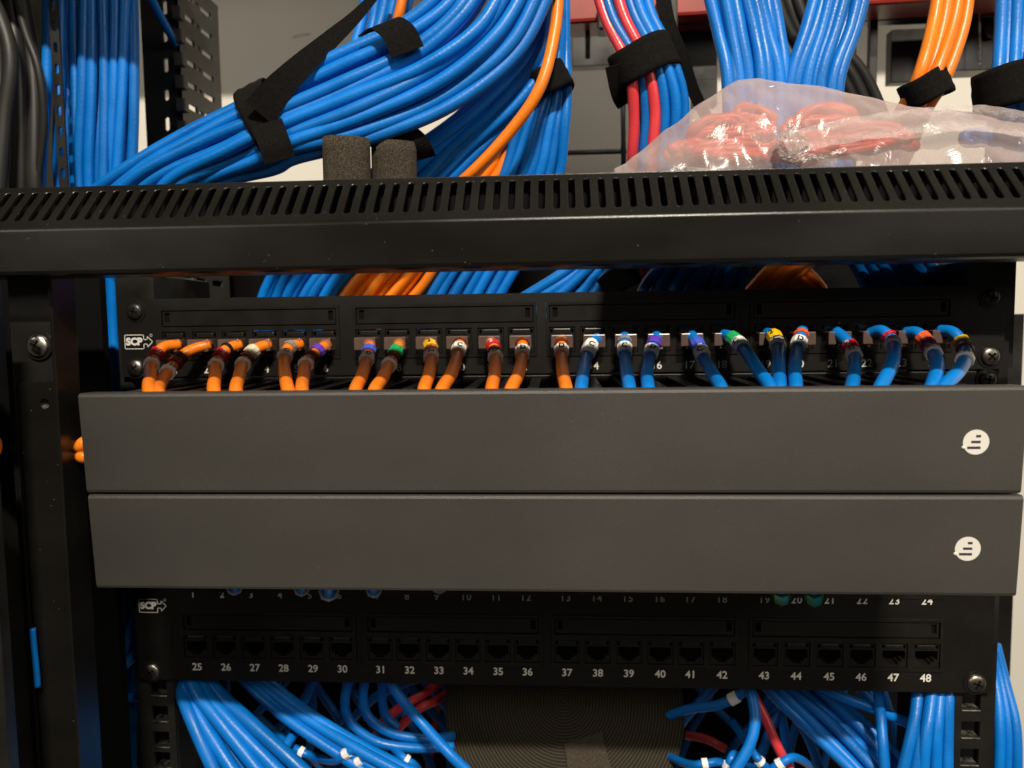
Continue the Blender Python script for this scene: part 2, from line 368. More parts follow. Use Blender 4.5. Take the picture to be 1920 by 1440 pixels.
# ------------------------------------------------------------------ patch panels
def jack_hole(cx, cz, s=1.0):
    w1, w2, w3 = 6.0*s, 4.0*s, 2.3*s; t, b1, b2, b3 = 3.6*s, -1.5*s, -3.0*s, -4.4*s
    return [(cx-w3, cz+b3), (cx+w3, cz+b3), (cx+w3, cz+b2), (cx+w2, cz+b2), (cx+w2, cz+b1), (cx+w1, cz+b1), (cx+w1, cz+t), (cx-w1, cz+t), (cx-w1, cz+b1), (cx-w2, cz+b1), (cx-w2, cz+b2), (cx-w3, cz+b2)]
def module(parent, xs, zc, top, bot, x0, x1):
    """one six port insert: frame, label strip and six jacks"""
    fr = plate('port_frame', (0, -2.6, 0), (1, 0, 0), (0, 0, 1), rect(x0, x1, zc+bot, zc+top),
          [rect(x-7.2, x+7.2, zc-6.0, zc+8.0) for x in xs]+[rect(x0+1.6, x1-1.6, zc+10.6, zc+top-1.6)], 2.2, PLASTIC, parent)
    s0, s1 = zc+11.2, zc+top-2.2
    plate('label_strip', (0, -2.0, 0), (1, 0, 0), (0, 0, 1), rect(x0+2.2, x1-2.2, s0, s1),
          [rect(x0+3.4, x0+6.2, s0+2.2, s1-.7), rect(x1-6.2, x1-3.4, s0+2.2, s1-.7)], 1.0, PLASTIC, parent)
    boxo('strip_backing', (x0+.4, x1-.4, -.9, 1.2, zc+9.4, zc+top-.5), CAVITY, parent, 0)
    for x in xs:
        j = plate('jack', (0, -1.9, 0), (1, 0, 0), (0, 0, 1), rect(x-6.9, x+6.9, zc-5.7, zc+7.7),
              [jack_hole(x, zc), rect(x-6.3, x-5.1, zc+4.7, zc+6.8), rect(x+5.1, x+6.3, zc+4.7, zc+6.8)], 7, PLASTIC, parent)
        bm = BM(); box(bm, x-4.6, x+4.6, -2.3, -1.6, zc+4.6, zc+6.9, .3); ob('shutter_tab', bm, PLASTIC, j)
        bm = BM(); box(bm, x-6.5, x+6.5, 5.2, 9, zc-5.5, zc+7.5); ob('cavity_back', bm, CAVITY, j)
def logo(parent, px, py, y):
    c = at(px, py, y); s = 1/3.42
    bm = BM(); lw = .38
    W, H = 5.6, 3.9
    def seg(a, b):
        a, b = Vector((a[0], 0, a[1])), Vector((b[0], 0, b[1])); d = (b-a).normalized(); n_ = Vector((-d.z, 0, d.x))*lw/2; a = a-d*lw/2; b = b+d*lw/2
        v = [bm.verts.new(c+p+Vector((0, q, 0))) for q in (0, -.06) for p in (a-n_, b-n_, b+n_, a+n_)]
        bm.faces.new(v[4:8]);
        for i in range(4): bm.faces.new((v[i], v[(i+1) % 4], v[4+(i+1) % 4], v[4+i]))
    x0, x1, z0, z1 = -8.0, 3.0, -H, H
    pts = [(x1, 1.3), (x1, z1), (x0, z1), (x0, z0), (x1, z0), (x1, -1.3)]
    for a, b in zip(pts, pts[1:]): seg(a, b)
    pts = [(x1, 1.3), (5.2, 1.3), (5.2, 3.0), (8.2, 0), (5.2, -3.0), (5.2, -1.3), (x1, -1.3)]
    for a, b in zip(pts, pts[1:]): seg(a, b)
    for k in range(8):
        a0, a1 = k*math.pi/4, (k+1)*math.pi/4; seg((7.4+.7*math.cos(a0), 3.6+.7*math.sin(a0)), (7.4+.7*math.cos(a1), 3.6+.7*math.sin(a1)))
    lg = ob('logo', bm, WHITE, parent)
    me = text_mesh('SCP', 5.6, .28, 1.0).copy(); me.materials.clear(); me.materials.append(WHITE)
    t = bpy.data.objects.new('logo_lettering', me); C.objects.link(t); t.parent = lg
    t.matrix_local = Matrix.Translation((c+Vector((-2.6, -.05, 0)))*MM-Vector(parent['_o'])) @ Matrix.Rotation(math.pi/2, 4, 'X')
UP_P = [330, 387, 443, 500, 556, 611, 693, 748, 806, 862, 921, 978, 1054, 1113, 1171, 1231, 1292, 1353, 1435, 1497, 1562, 1625, 1690, 1752]
LO_P = [370, 424, 478, 532, 587, 642, 714, 768, 823, 878, 934, 989, 1063, 1121, 1179, 1238, 1295, 1354, 1433, 1493, 1555, 1615, 1675, 1736]
PX0, PX1 = -241.3, 241.3
upz = at(960, 641, -2).z
up = thing('patch_panel', (0, 0, 0), 'upper black patch panel with orange and blue cords plugged into its single row of ports', 'patch panel')
lo = thing('patch_panel', (0, 0, -177.8), 'lower black patch panel with empty ports numbered 25 to 48', 'patch panel')
def line_x(P, row_py, y): return [at(p, row_py, y).x for p in P]
ux_ = line_x(UP_P, 690, -2)
lx_ = line_x(LO_P, 1255, -2)
loz = at(960, 1222, -2).z; loz1 = loz+41
def groups(xs):
    g = []
    for k in range(4):
        q = xs[k*6:k*6+6]; g.append((q, q[0]-8.6, q[-1]+8.6))
    return g
def panel_plate(parent, z0, z1, rows, xs, ear_left=PX0, ear_right=PX1):
    holes = []
    for zc, top, bot in rows:
        for q, a, b in groups(xs): holes.append(rect(a, b, zc+bot, zc+top))
    plate('face_plate', (0, -2, 0), (1, 0, 0), (0, 0, 1), rect(ear_left, ear_right, z0, z1), holes, 2.0, PANEL, parent)
    bm = BM(); box(bm, PX0+25, PX1-25, .2, 26, z0, z0+1.5, .3); box(bm, PX0+25, PX1-25, .2, 26, z1-1.5, z1, .3); ob('fold', bm, PANEL, parent)
    for zc, top, bot in rows:
        for q, a, b in groups(xs): module(parent, q, zc, top, bot, a+.15, b-.15)
panel_plate(up, .3, 44.2, [(upz, 25.0-3.5, -8)], ux_)
panel_plate(lo, -177.6, -89.2, [(loz, 21.5, -8), (loz1, 21.5, -8)], lx_)
for i, x in enumerate(ux_):
    put_text('port_number', str(i+1), 5.9, (x, -2.1, at(960, 688, -2.1).z), WHITE, up, .06)
for i, x in enumerate(lx_):
    put_text('port_number', str(i+25), 6.0, (x, -2.1, at(960, 1260, -2.1).z), WHITE, lo, .10)
    put_text('port_number', str(i+1), 5.6, (x-.5, -2.1, at(960, 1120.5, -2.1).z), WHITE, lo, .08, 1.15)
logo(up, 260, 641, -2.05); logo(lo, 286, 1136, -2.05)

# ------------------------------------------------------------------ cable managers with grey covers
def cover(zt, zbm, yt, yb, pxl_t, py_t, pxl_b, py_b, pxr, pyr, label, dots):
    xl = (at(pxl_t, py_t, yt).x+at(pxl_b, py_b, yb).x)/2; xr = at(pxr, pyr, (yt+yb)/2).x
    t = thing('cable_manager', ((xl+xr)/2, 0, zbm), label, 'cable manager', 'two stacked cable managers')
    bm = BM()
    N_ = 24; th = 2.0; r = 1.6
    prof = [(yt+11, zt-.2), (yt+r, zt), (yt+r*.3, zt-r*.3), (yt, zt-r)]
    for k in range(1, 6): prof.append((yt+(yb-yt)*k/6, zt-r+(zbm-zt+2*r)*k/6))
    prof += [(yb, zbm+r), (yb+r*.3, zbm+r*.3), (yb+r, zbm), (yb+11, zbm+.2)]
    n = len(prof); P = [Vector((0, a, b)) for a, b in prof]; off = []
    for i in range(n):
        d = (P[min(i+1, n-1)]-P[max(i-1, 0)]).normalized(); off.append(P[i]+Vector((0, -d.z, d.y))*th)
    loop = P+off[::-1]
    rings = [[bm.verts.new((xl+(xr-xl)*k/N_, p.y, p.z)) for p in loop] for k in range(N_+1)]
    for k in range(N_):
        for i in range(len(loop)):
            j = (i+1) % len(loop); bm.faces.new((rings[k][i], rings[k][j], rings[k+1][j], rings[k+1][i]))
    bm.faces.new(rings[0]); bm.faces.new(rings[-1])
    cv = ob('cover', bm, COVER, t)
    boxo('back_plate', (-228, 228, -1.8, .4, zbm+.4, zt-.4), PANEL, t)
    # plastic duct fingers, top and bottom rows
    bm = BM(); k = 0; x = xl+4
    while x < xr-8:
        box(bm, x, x+5.5, yt+4, -2, zt-3.6, zt-1.6, .4); box(bm, x, x+5.5, yb+4, -2, zbm+1.6, zbm+3.6, .4)
        box(bm, x-1.2, x+6.7, yt+3.5, yt+9, zt-4.6, zt-1.2, .5)
        x += 14.6
    ob('duct_fingers', bm, PLASTIC, t)
    boxo('end_bracket', (xl+14, xl+17, yb+6, -2, zbm+3, zt-4.8), PLASTIC, t); boxo('end_bracket', (xr-17, xr-14, yb+6, -2, zbm+3, zt-4.8), PLASTIC, t)
    # round emblem: disc with three bars and a small dot
    c = at(dots[0], dots[1], (yt+yb)/2); c.y = yt+(yb-yt)*(zt-c.z)/(zt-zbm)-.06
    bm = BM(); tube(bm, [(c.x, c.y+.2, c.z), (c.x, c.y-.08, c.z)], 5.15, 40); bmesh.ops.create_icosphere(bm, subdivisions=2, radius=.75, matrix=Matrix.Translation((c.x-4.9, c.y+.15, c.z-2.2)))
    tl = Matrix.Rotation(math.atan2(yb-yt, zt-zbm), 3, 'X'); bmesh.ops.rotate(bm, verts=bm.verts, cent=c, matrix=tl)
    e = ob('emblem', bm, WHITE, t)
    bm = BM()
    for dx, dz, ww in ((.8, 2.5, 1.9), (-.1, .1, 3.7), (-.8, -2.3, 5.2)):
        s = BM(); box(s, c.x+dx-ww/2, c.x+dx+ww/2, c.y-.14, c.y-.02, c.z+dz-.52, c.z+dz+.52, .0)
        me = bpy.data.meshes.new('tmp'); s.to_mesh(me); s.free(); bm.from_mesh(me); bpy.data.meshes.remove(me)
    bmesh.ops.rotate(bm, verts=bm.verts, cent=c, matrix=tl)
    ob('emblem_bars', bm, lab('emblem_ink', (.05, .035, .06)), e)
    return t
z0c = at(960, 731.5, -100.8).z; z1c = at(960, 927, -98.5).z; z2c = at(960, 1111, -96.1).z
cover(z0c, z1c+.35, -100.8, -98.6, 148, 738, 161, 922, 1919, 895, 'upper grey cable manager cover with round white emblem, under the patch cords', (1830, 829))
cover(z1c-.35, z2c, -98.5, -96.1, 164, 928, 182, 1103, 1916, 935, 'lower grey cable manager cover with round white emblem, above the numbered empty ports', (1814.5, 1029))

# ------------------------------------------------------------------ cables
def cable(name, pts, r, m, label, cat='cable', group=None, n=8, seg=12, smooth=True):
    P = [at(*p) for p in pts]; Q = catmull(P, n); bm = BM(); tube(bm, Q, r, seg)
    o = ob(name, bm, m, None, smooth); tag(o, label, cat, group); return o, Q
def sleeve(parent, Q, i0, i1, r, m, name='marker_sleeve'):
    bm = BM(); pts = Q[i0:i1+1]
    tube(bm, pts, r, 14); return ob(name, bm, m, parent, False)
def nearest(Q, p): return min(range(len(Q)), key=lambda i: (Q[i]-p).length)
def resample(Q, step):
    out = [Q[0]]; acc = 0
    for a, b in zip(Q, Q[1:]):
        L_ = (b-a).length
        if L_ < 1e-9: continue
        d = step-acc
        while d <= L_: out.append(a+(b-a)*(d/L_)); d += step
        acc = (acc+L_) % step
    return out
def project(P):
    d = P-CAM; z = d.dot(_f); return 960+FPX*d.dot(_r)/z, 720-FPX*d.dot(_u)/z
NAMES = {'o': (ORANGE, 'orange'), 'b': (BLUE2, 'blue')}
# (plug px,py), colour, path, [(label colour, px, py, length)], words
CORDS = [
 ((330, 646), 'o', [(336, 646), (306, 652), (286, 678), (281, 708), (281, 738)], [('red', 291, 663, 6), ('white', 282, 683, 5)], 'D'),
 ((387, 645), 'o', [(393, 646), (352, 660), (322, 688), (302, 718), (298, 742)], [('brown', 338, 670, 3), ('darkred', 328, 683, 4.5), ('white', 314, 699, 5.5)], 'D'),
 ((443, 643), 'o', [(450, 646), (424, 656), (406, 682), (403, 708), (402, 738)], [('black', 428, 657, 2.5), ('red', 414, 667, 4.5), ('white', 405, 686, 5.5)], 'C'),
 ((500, 643), 'o', [(505, 645), (476, 657), (456, 682), (448, 708), (443, 738)], [('ivory', 472, 661, 5), ('brown', 461, 673, 2.5), ('white', 454, 684, 5)], 'D'),
 ((556, 643), 'o', [(564, 645), (542, 652), (533, 676), (535, 706), (542, 738)], [('grey', 543, 652, 3.5), ('white', 535, 670, 5.5)], 'C'),
 ((611, 643), 'o', [(615, 645), (594, 660), (575, 680), (569, 708), (567, 738)], [('violet', 597, 658, 4), ('brown', 584, 669, 3), ('white', 573, 683, 5)], 'D'),
 ((693, 648), 'o', [(694, 645), (692, 658), (686, 680), (678, 706), (665, 740)], [('blue', 691, 658, 4), ('white', 687, 674, 6)], 'D'),
 ((748, 646), 'o', [(750, 643), (742, 660), (730, 683), (718, 708), (700, 740)], [('green', 741, 662, 5), ('brown', 736, 671, 2.5), ('white', 728, 684, 5.5)], 'D'),
 ((806, 641), 'o', [(804, 641), (808, 655), (808, 676), (804, 704), (794, 738)], [('yellow', 808, 650, 4.5), ('brown', 809, 658, 2.5), ('white', 809, 670, 6)], 'D'),
 ((862, 640), 'o', [(863, 640), (861, 652), (856, 672), (846, 702), (826, 738)], [('brown', 862, 645, 2.5), ('white', 858, 657, 6)], 'C'),
 ((921, 640), 'o', [(920, 640), (926, 653), (929, 674), (927, 704), (921, 738)], [('red', 925, 650, 4), ('brown', 928, 659, 2.5), ('white', 929, 670, 5.5)], 'D'),
 ((978, 639), 'o', [(978, 639), (980, 652), (978, 674), (972, 702), (956, 738)], [('brown', 979, 645, 3.5), ('white', 979, 662, 6)], 'D'),
 ((1054, 638), 'o', [(1053, 637), (1053, 650), (1053, 674), (1056, 704), (1063, 738)], [('brown', 1053, 646, 3.5), ('white', 1053, 661, 5.5)], 'D'),
 ((1113, 637), 'b', [(1121, 634), (1108, 648), (1098, 676), (1093, 704), (1089, 738)], [('white', 1103, 655, 9)], 'C'),
 ((1171, 635), 'b', [(1171, 631), (1171, 646), (1172, 674), (1176, 704), (1181, 738)], [('grey', 1170, 641, 3), ('white', 1171, 655, 6)], 'C'),
 ((1231, 633), 'b', [(1232, 630), (1226, 646), (1217, 674), (1213, 704), (1216, 738)], [('violet', 1227, 645, 4.5), ('white', 1220, 660, 6)], 'D'),
 ((1292, 632), 'b', [(1296, 629), (1307, 644), (1322, 676), (1338, 704), (1355, 738)], [('blue', 1309, 647, 4.5), ('white', 1316, 661, 6)], 'C'),
 ((1353, 631), 'b', [(1357, 628), (1372, 633), (1396, 656), (1422, 694), (1450, 740)], [('green', 1377, 636, 5), ('white', 1389, 647, 6.5)], 'C'),
 ((1435, 629), 'b', [(1438, 625), (1451, 630), (1459, 652), (1460, 694), (1461, 738)], [('yellow', 1455, 633, 4.5), ('white', 1459, 647, 5.5)], 'C'),
 ((1497, 627), 'b', [(1504, 620), (1501, 634), (1493, 660), (1490, 696), (1492, 738)], [('orange', 1501, 630, 3.5), ('white', 1497, 643, 6)], 'D'),
 ((1562, 626), 'b', [(1567, 622), (1586, 638), (1602, 668), (1601, 702), (1594, 738)], [('red', 1597, 651, 5), ('white', 1603, 665, 6)], 'D'),
 ((1625, 625), 'b', [(1630, 626), (1654, 621), (1675, 645), (1673, 680), (1645, 738)], [('red', 1668, 629, 2), ('white', 1676, 645, 7)], 'C'),
 ((1690, 623), 'b', [(1698, 624), (1721, 625), (1743, 651), (1757, 685), (1742, 738)], [('orange', 1734, 636, 4.5), ('red', 1742, 648, 3.5), ('white', 1749, 662, 6)], 'C'),
 ((1752, 620), 'b', [(1762, 620), (1787, 624), (1808, 652), (1804, 686), (1762, 736)], [('yellow', 1804, 640, 3.5), ('darkred', 1809, 655, 4.5), ('white', 1807, 673, 6)], 'D')]
DEP = [-8, -15, -25, -58, -85]
for i, (pp, col, path, labs, ch) in enumerate(CORDS):
    m, cn = NAMES[col]
    P = [at(a, b, d) for (a, b), d in zip(path, DEP)]
    last = P[-1]; d_ = (P[-1]-P[-2]).normalized()
    P += [last+Vector((d_.x*14, -3, -14)), last+Vector((d_.x*26+6, 4, -28))]
    c0 = at(pp[0], pp[1], -5)
    Q = resample(catmull(P, 16), 1.0)
    words = ' over '.join(l[0] for l in labs if l[0] not in ('brown',))
    words = words.replace('darkred', 'dark red')
    root = thing('patch_cable', P[0], f'{ORD[i] if i < 13 else ORD[i-13]} {cn} patch cable from the left, plugged in, {words} sleeve', 'patch cable', 'patch cords in the upper patch panel')
    bm = BM(); tube(bm, Q, 3.05, 16); ob('cord_jacket', bm, m, root, True)
    # clear plug
    bm = BM(); x = ux_[i]; zc = upz
    box(bm, x-5.9, x+5.9, -11.5, 4.0, zc-3.3, zc+3.6, .5); pl = ob('clear_plug', bm, CLEAR, root)
    bm = BM(); box(bm, x-2.6, x+2.6, -9.5, -2.6, zc-4.9, zc-3.9, .3); ob('latch', bm, CLEAR, pl)
    bm = BM(); tube(bm, [Vector((x, 2, zc)), Vector((x, -4, zc)), (P[0]+Vector((x, -4, zc)))/2+Vector((0, -1, 0)), P[0]], 2.7, 12); ob('inner_jacket', bm, m, pl, True)
    for k, (lc, lx, ly, ll) in enumerate(labs):
        idx = min(range(len(Q)), key=lambda j: (project(Q[j])[0]-lx)**2+(project(Q[j])[1]-ly)**2)
        h = max(1, int(round(ll*.58)))
        a, b = max(0, idx-h), min(len(Q)-1, idx+h)
        if ll % 2 and b-a > 2: b -= 1
        pts = Q[a:b+1]; n_ = len(pts)
        bm = BM(); rr = 4.0+.12*k
        tube(bm, pts, [rr*(.96 if q in (0, n_-1) else 1.0) for q in range(n_)], 10)
        sl = ob('marker_sleeve', bm, LC[lc], root)
        if lc == 'white' or lc in ('green', 'yellow', 'ivory', 'red') and i % 2 == 0:
            mid = Q[(a+b)//2]; tdir = (Q[b]-Q[a]).normalized(); v = (CAM-mid).normalized(); v = (v-tdir*v.dot(tdir)).normalized(); rgt = tdir.cross(v)
            M3 = Matrix((-rgt, tdir*-1, v)).transposed() if True else None
            xx = (-tdir).cross(v); M3 = Matrix((xx, -tdir, v)).transposed()
            s = ch if lc == 'white' else '2'
            tm = text_mesh(s, 4.3, .12).copy(); tm.materials.clear(); tm.materials.append(INK if lc != 'red' else WHITE)
            q = bpy.data.objects.new('marker_letter', tm); C.objects.link(q); q.parent = sl
            q.matrix_local = Matrix.Translation((mid+v*(rr+.02))*MM-Vector(root['_o'])) @ M3.to_4x4()
# sleeves carry parent's origin: give every child-of-child the same local frame
# cords hanging below the lower cover
LOWC = [(440, 1105, 'b', ['white']), (566, 1107, 'b', ['white']), (617, 1113, 'b', ['white']), (701, 1110, 'b', ['white']), (824, 1102, 'w', ['white']), (1465, 1124, 'g', ['green']), (1526, 1126, 'b', ['green', 'white'])]
lowlab = ['blue cord with white hexagonal sleeve under the cover beside number 2', 'blue cord with white sleeve under the cover, left of number 5', 'largest blue cord tip with white sleeve, left of number 6 under the cover',
          'blue cord tip with white sleeve above port number 31', 'tip of a white marker sleeve peeping out over number 9', 'green marker sleeve peeping out beside number 19 under the cover', 'white sleeve with green rim and blue cord beside number 21 under the cover']
for (px, py, col, ls), lb in zip(LOWC, lowlab):
    root = thing('patch_cable', at(px, py-30, -6), lb, 'patch cable', 'cords peeping out below the lower cover')
    big = 1.25 if px == 617 else 1.0
    dz = 0
    P = [at(px+2, py-34, -6), at(px+1, py-20, -26), at(px, py-2-2*big, -48), at(px, py-22, -66), at(px, py-60, -78)]
    Q = resample(catmull(P, 12), 1.0); bm = BM(); tube(bm, Q, 3.1*big, 14)
    if col != 'w': ob('cord_jacket', bm, BLUE2, root, True)
    else: bm.free()
    k = nearest(Q, P[2])
    for s, lc in enumerate(ls):
        bm = BM(); a = k-4-s*3; tube(bm, Q[(a if lc == 'green' else a):(a+26 if lc == 'green' and s == 0 else a+7 if s == 0 else a+5)], 4.0*big+(.25 if s == 0 else 0), 8); ob('marker_sleeve', bm, LC[lc], root)

def lerp(a, b, t): return a+(b-a)*t
def bundle(what, st, n, m, group, r=3.05, bulge=5, layers=1, jit=2.0, direction='from the left', mats=None, seed=1, nseg=8, hidden_label=None):
    """st: stations ((pxA,pyA),(pxB,pyB),y)"""
    rnd = random.Random(seed); outs = []
    for L_ in range(layers):
        nn_ = n if L_ == 0 else max(1, n-1)
        for i in range(nn_):
            t0 = (i+.5)/n if L_ == 0 else (i+1)/n
            pts = []; ph = rnd.uniform(0, 6.28); am = rnd.uniform(.3, 1)*jit
            for s_i, (A, B, y) in enumerate(st):
                t = min(.99, max(.01, t0+(rnd.uniform(-1, 1)*.05*jit+.28*math.sin(s_i*.9+ph*2)*min(1, jit/2.5))/n))
                bz = bulge*math.sqrt(max(0, 1-(2*t-1)**2))
                pts.append((lerp(A[0], B[0], t)+am*math.sin(ph+s_i*1.3), lerp(A[1], B[1], t)+am*.5*math.cos(ph+s_i*1.7), y-bz+L_*5.4+(i % 2)*1.6+1.2*math.sin(s_i*1.9+ph)))
            mm_ = mats[i % len(mats)] if (mats and L_ == 0) else m
            cn = {BLUE: 'blue', ORANGE: 'orange', RED: 'pinkish red', BLACKC: 'black', GREYC: 'grey'}[mm_]
            lb = f'{ORD[i]} {cn} cable {direction} in the {what}' if L_ == 0 else f'{ORD[i]} hidden {cn} cable in the {what}'
            o, Q = cable('network_cable' if cn != 'black' else 'black_cable', pts, r, mm_, lb, 'cable', group, n=nseg)
            outs.append((o, Q))
    return outs
# ---- left vertical bundle
bundle('upright bundle at the far left', [((104, -60), (264, -60), 45), ((106, 150), (262, 150), 42), ((108, 345), (250, 345), 42), ((150, 530), (226, 530), 48), ((172, 740), (232, 740), 50), ((196, 1110), (262, 1110), 46), ((190, 1290), (258, 1290), 44), ((176, 1480), (255, 1480), 44)],
       8, BLUE, 'cables of the left vertical bundle', bulge=7, layers=2, jit=3.5, seed=3)
cable('network_cable', [(90, -60, 30), (88, 150, 30), (76, 345, 28), (90, 520, 40), (120, 760, 60)], 3.0, BLUE, 'lone blue cable left of the slotted strip at the far left')
# ---- big diagonal bundle sweeping up right
big = bundle('thick diagonal bundle', [((96, 400), (420, 410), 20), ((205, 322), (430, 350), 10), ((330, 250), (530, 320), 2), ((462, 188), (560, 300), -4), ((620, 108), (690, 268), -4), ((735, 48), (850, 205), 0), ((810, -20), (980, 105), 4), ((850, -100), (1050, -20), 8), ((880, -170), (1080, -110), 10)],
       9, BLUE, 'cables of the diagonal bundle', r=3.6, bulge=13, layers=2, jit=2.5, direction='from the top edge', seed=5, nseg=10)
bundle('short bundle behind the diagonal one', [((672, -60), (790, -60), 40), ((672, 30), (762, 30), 40), ((655, 110), (735, 130), 38), ((640, 200), (730, 220), 40)], 5, BLUE, 'cables rising behind the diagonal bundle', bulge=3, jit=1.5, seed=8)
cable('network_cable', [(760, -40, 30), (752, 10, 28), (742, 50, 30), (730, 110, 42)], 2.9, ORANGE, 'short orange cable end above the upper velcro strap', group=None)
# ---- falling bundle beneath the diagonal one
bundle('bundle falling below the diagonal one', [((1000, -40), (1048, -40), 30), ((985, 90), (1040, 95), 24), ((860, 210), (1000, 185), 22), ((745, 290), (925, 265), 22), ((650, 350), (870, 335), 26), ((560, 430), (760, 430), 40), ((495, 540), (640, 540), 48), ((470, 640), (600, 640), 52)],
       8, BLUE, 'cables of the central falling bundle', bulge=5, layers=2, jit=2.5, seed=11)
bundle('orange bunch curving to the crossbar', [((1030, -30), (1052, -30), 44), ((1015, 60), (1040, 70), 44), ((985, 150), (1020, 165), 40), ((930, 245), (975, 270), 36), ((885, 330), (945, 340), 36), ((760, 430), (870, 430), 40), ((650, 530), (815, 530), 46), ((600, 620), (720, 620), 50)],
       4, ORANGE, 'orange cables at the centre', bulge=3, layers=2, jit=1.5, seed=12, mats=[ORANGE])
cable('network_cable', [(1048, -30, 10), (1040, 60, 6), (1014, 160, 0), (962, 240, 2), (880, 328, 8), (790, 400, 26)], 3.2, ORANGE, 'bright orange cable arching in front of the blue bundles to the crossbar')
# ---- strapped bundle right of the orange ones
bundle('strapped bundle beside the orange cables', [((1030, -30), (1062, -30), 40), ((1018, 80), (1062, 90), 34), ((1000, 160), (1066, 180), 30), ((966, 240), (1064, 250), 30), ((935, 330), (1056, 330), 34), ((880, 430), (1020, 430), 42), ((805, 535), (962, 535), 46), ((760, 640), (900, 640), 50)],
       7, BLUE, 'cables of the bundle right of the orange ones', bulge=5, layers=2, jit=1.5, seed=13)
# ---- red and blue bundle
bundle('mixed red and blue bundle', [((1095, -60), (1210, -60), 8), ((1125, 40), (1230, 20), 4), ((1172, 130), (1262, 90), 0), ((1182, 220), (1292, 190), 4), ((1178, 330), (1285, 330), 14), ((1190, 430), (1290, 430), 50), ((1205, 535), (1290, 530), 74), ((1210, 610), (1290, 610), 80)],
       6, BLUE, 'cables of the red and blue bundle', bulge=5, layers=2, jit=1.0, seed=14, mats=[RED, BLUE, RED, BLUE, BLUE, BLUE])
bundle('slanting blue bunch above the upper panel', [((1150, 420), (1230, 420), 44), ((1060, 503), (1150, 505), 42), ((960, 560), (1120, 560), 42), ((860, 620), (1000, 640), 44)], 5, BLUE, 'slanting cables in the gap', r=3.2, bulge=3, layers=2, jit=1.5, seed=44)
bundle('bundle above the bag peak', [((1310, -60), (1440, -60), 26), ((1338, 60), (1462, 60), 22), ((1350, 160), (1478, 150), 20), ((1350, 320), (1470, 320), 24), ((1290, 430), (1440, 430), 40), ((1200, 540), (1400, 540), 56), ((1180, 640), (1380, 640), 56)],
       8, BLUE, 'cables of the upright bundle above the bag peak', r=3.5, bulge=7, layers=2, jit=2.8, seed=15)
bundle('leaning bundle above the bag seal', [((1540, -60), (1640, -60), 26), ((1510, 50), (1608, 50), 22), ((1475, 165), (1574, 170), 20), ((1470, 320), (1600, 320), 26), ((1540, 430), (1700, 430), 44), ((1610, 540), (1790, 540), 58), ((1600, 640), (1780, 640), 60)],
       7, BLUE, 'cables of the leaning bundle above the bag', r=3.5, bulge=7, layers=2, jit=2.8, seed=16)
bundle('black bunch between two blue bundles', [((1430, -40), (1525, -40), 60), ((1470, 60), (1560, 60), 62), ((1530, 160), (1630, 150), 64), ((1600, 300), (1690, 290), 66)], 5, BLACKC, 'black cables between the blue bundles', r=3.6, bulge=5, seed=17)
bundle('orange bundle with black strap', [((1752, -50), (1828, -50), 20), ((1742, 40), (1812, 50), 16), ((1722, 130), (1776, 150), 10), ((1690, 200), (1742, 210), 18), ((1600, 330), (1690, 340), 50), ((1500, 430), (1600, 430), 60), ((1392, 545), (1480, 545), 62), ((1340, 620), (1440, 620), 62)],
       4, ORANGE, 'orange cables at the right', r=3.3, bulge=5, layers=2, jit=1.5, seed=18)
bundle('orange crossing above the upper panel', [((1400, 430), (1460, 430), 66), ((1460, 505), (1510, 500), 64), ((1500, 560), (1555, 545), 64), ((1530, 640), (1590, 640), 66)], 3, ORANGE, 'orange cables crossing in the gap', bulge=2, seed=19)
bundle('blue bundle cut by the right picture edge', [((1874, -50), (1975, -50), 12), ((1868, 60), (1968, 60), 8), ((1862, 140), (1960, 150), 4), ((1855, 215), (1950, 222), 8), ((1850, 330), (1920, 330), 30)], 7, BLUE, 'cables at the right edge', bulge=7, layers=1, jit=1, seed=20)
# black cables far left
bundle('black bunch at the upper left corner', [((-40, -60), (40, -60), 30), ((-30, 150), (70, 150), 26), ((-20, 345), (72, 345), 24), ((-10, 480), (80, 480), 30)], 4, BLACKC, 'thick black cables at the left edge', r=4.6, bulge=6, seed=21)
cable('grey_cable', [(-40, -60, 10), (18, 90, 6), (8, 220, 4), (-2, 345, 2), (-5, 420, 2)], 4.0, GREYC, 'thick grey cable in the upper left corner')
cable('grey_cable', [(20, -40, 24), (48, 60, 14), (72, 130, 12), (82, 230, 16), (70, 345, 22)], 2.2, GREYC, 'thin dark grey cable arching beside the lone blue one')
cable('network_cable', [(262, -60, 60), (290, 10, 70), (325, 75, 95), (345, 110, 130)], 2.6, BLUE, 'single blue cable slipping through the slotted upright')

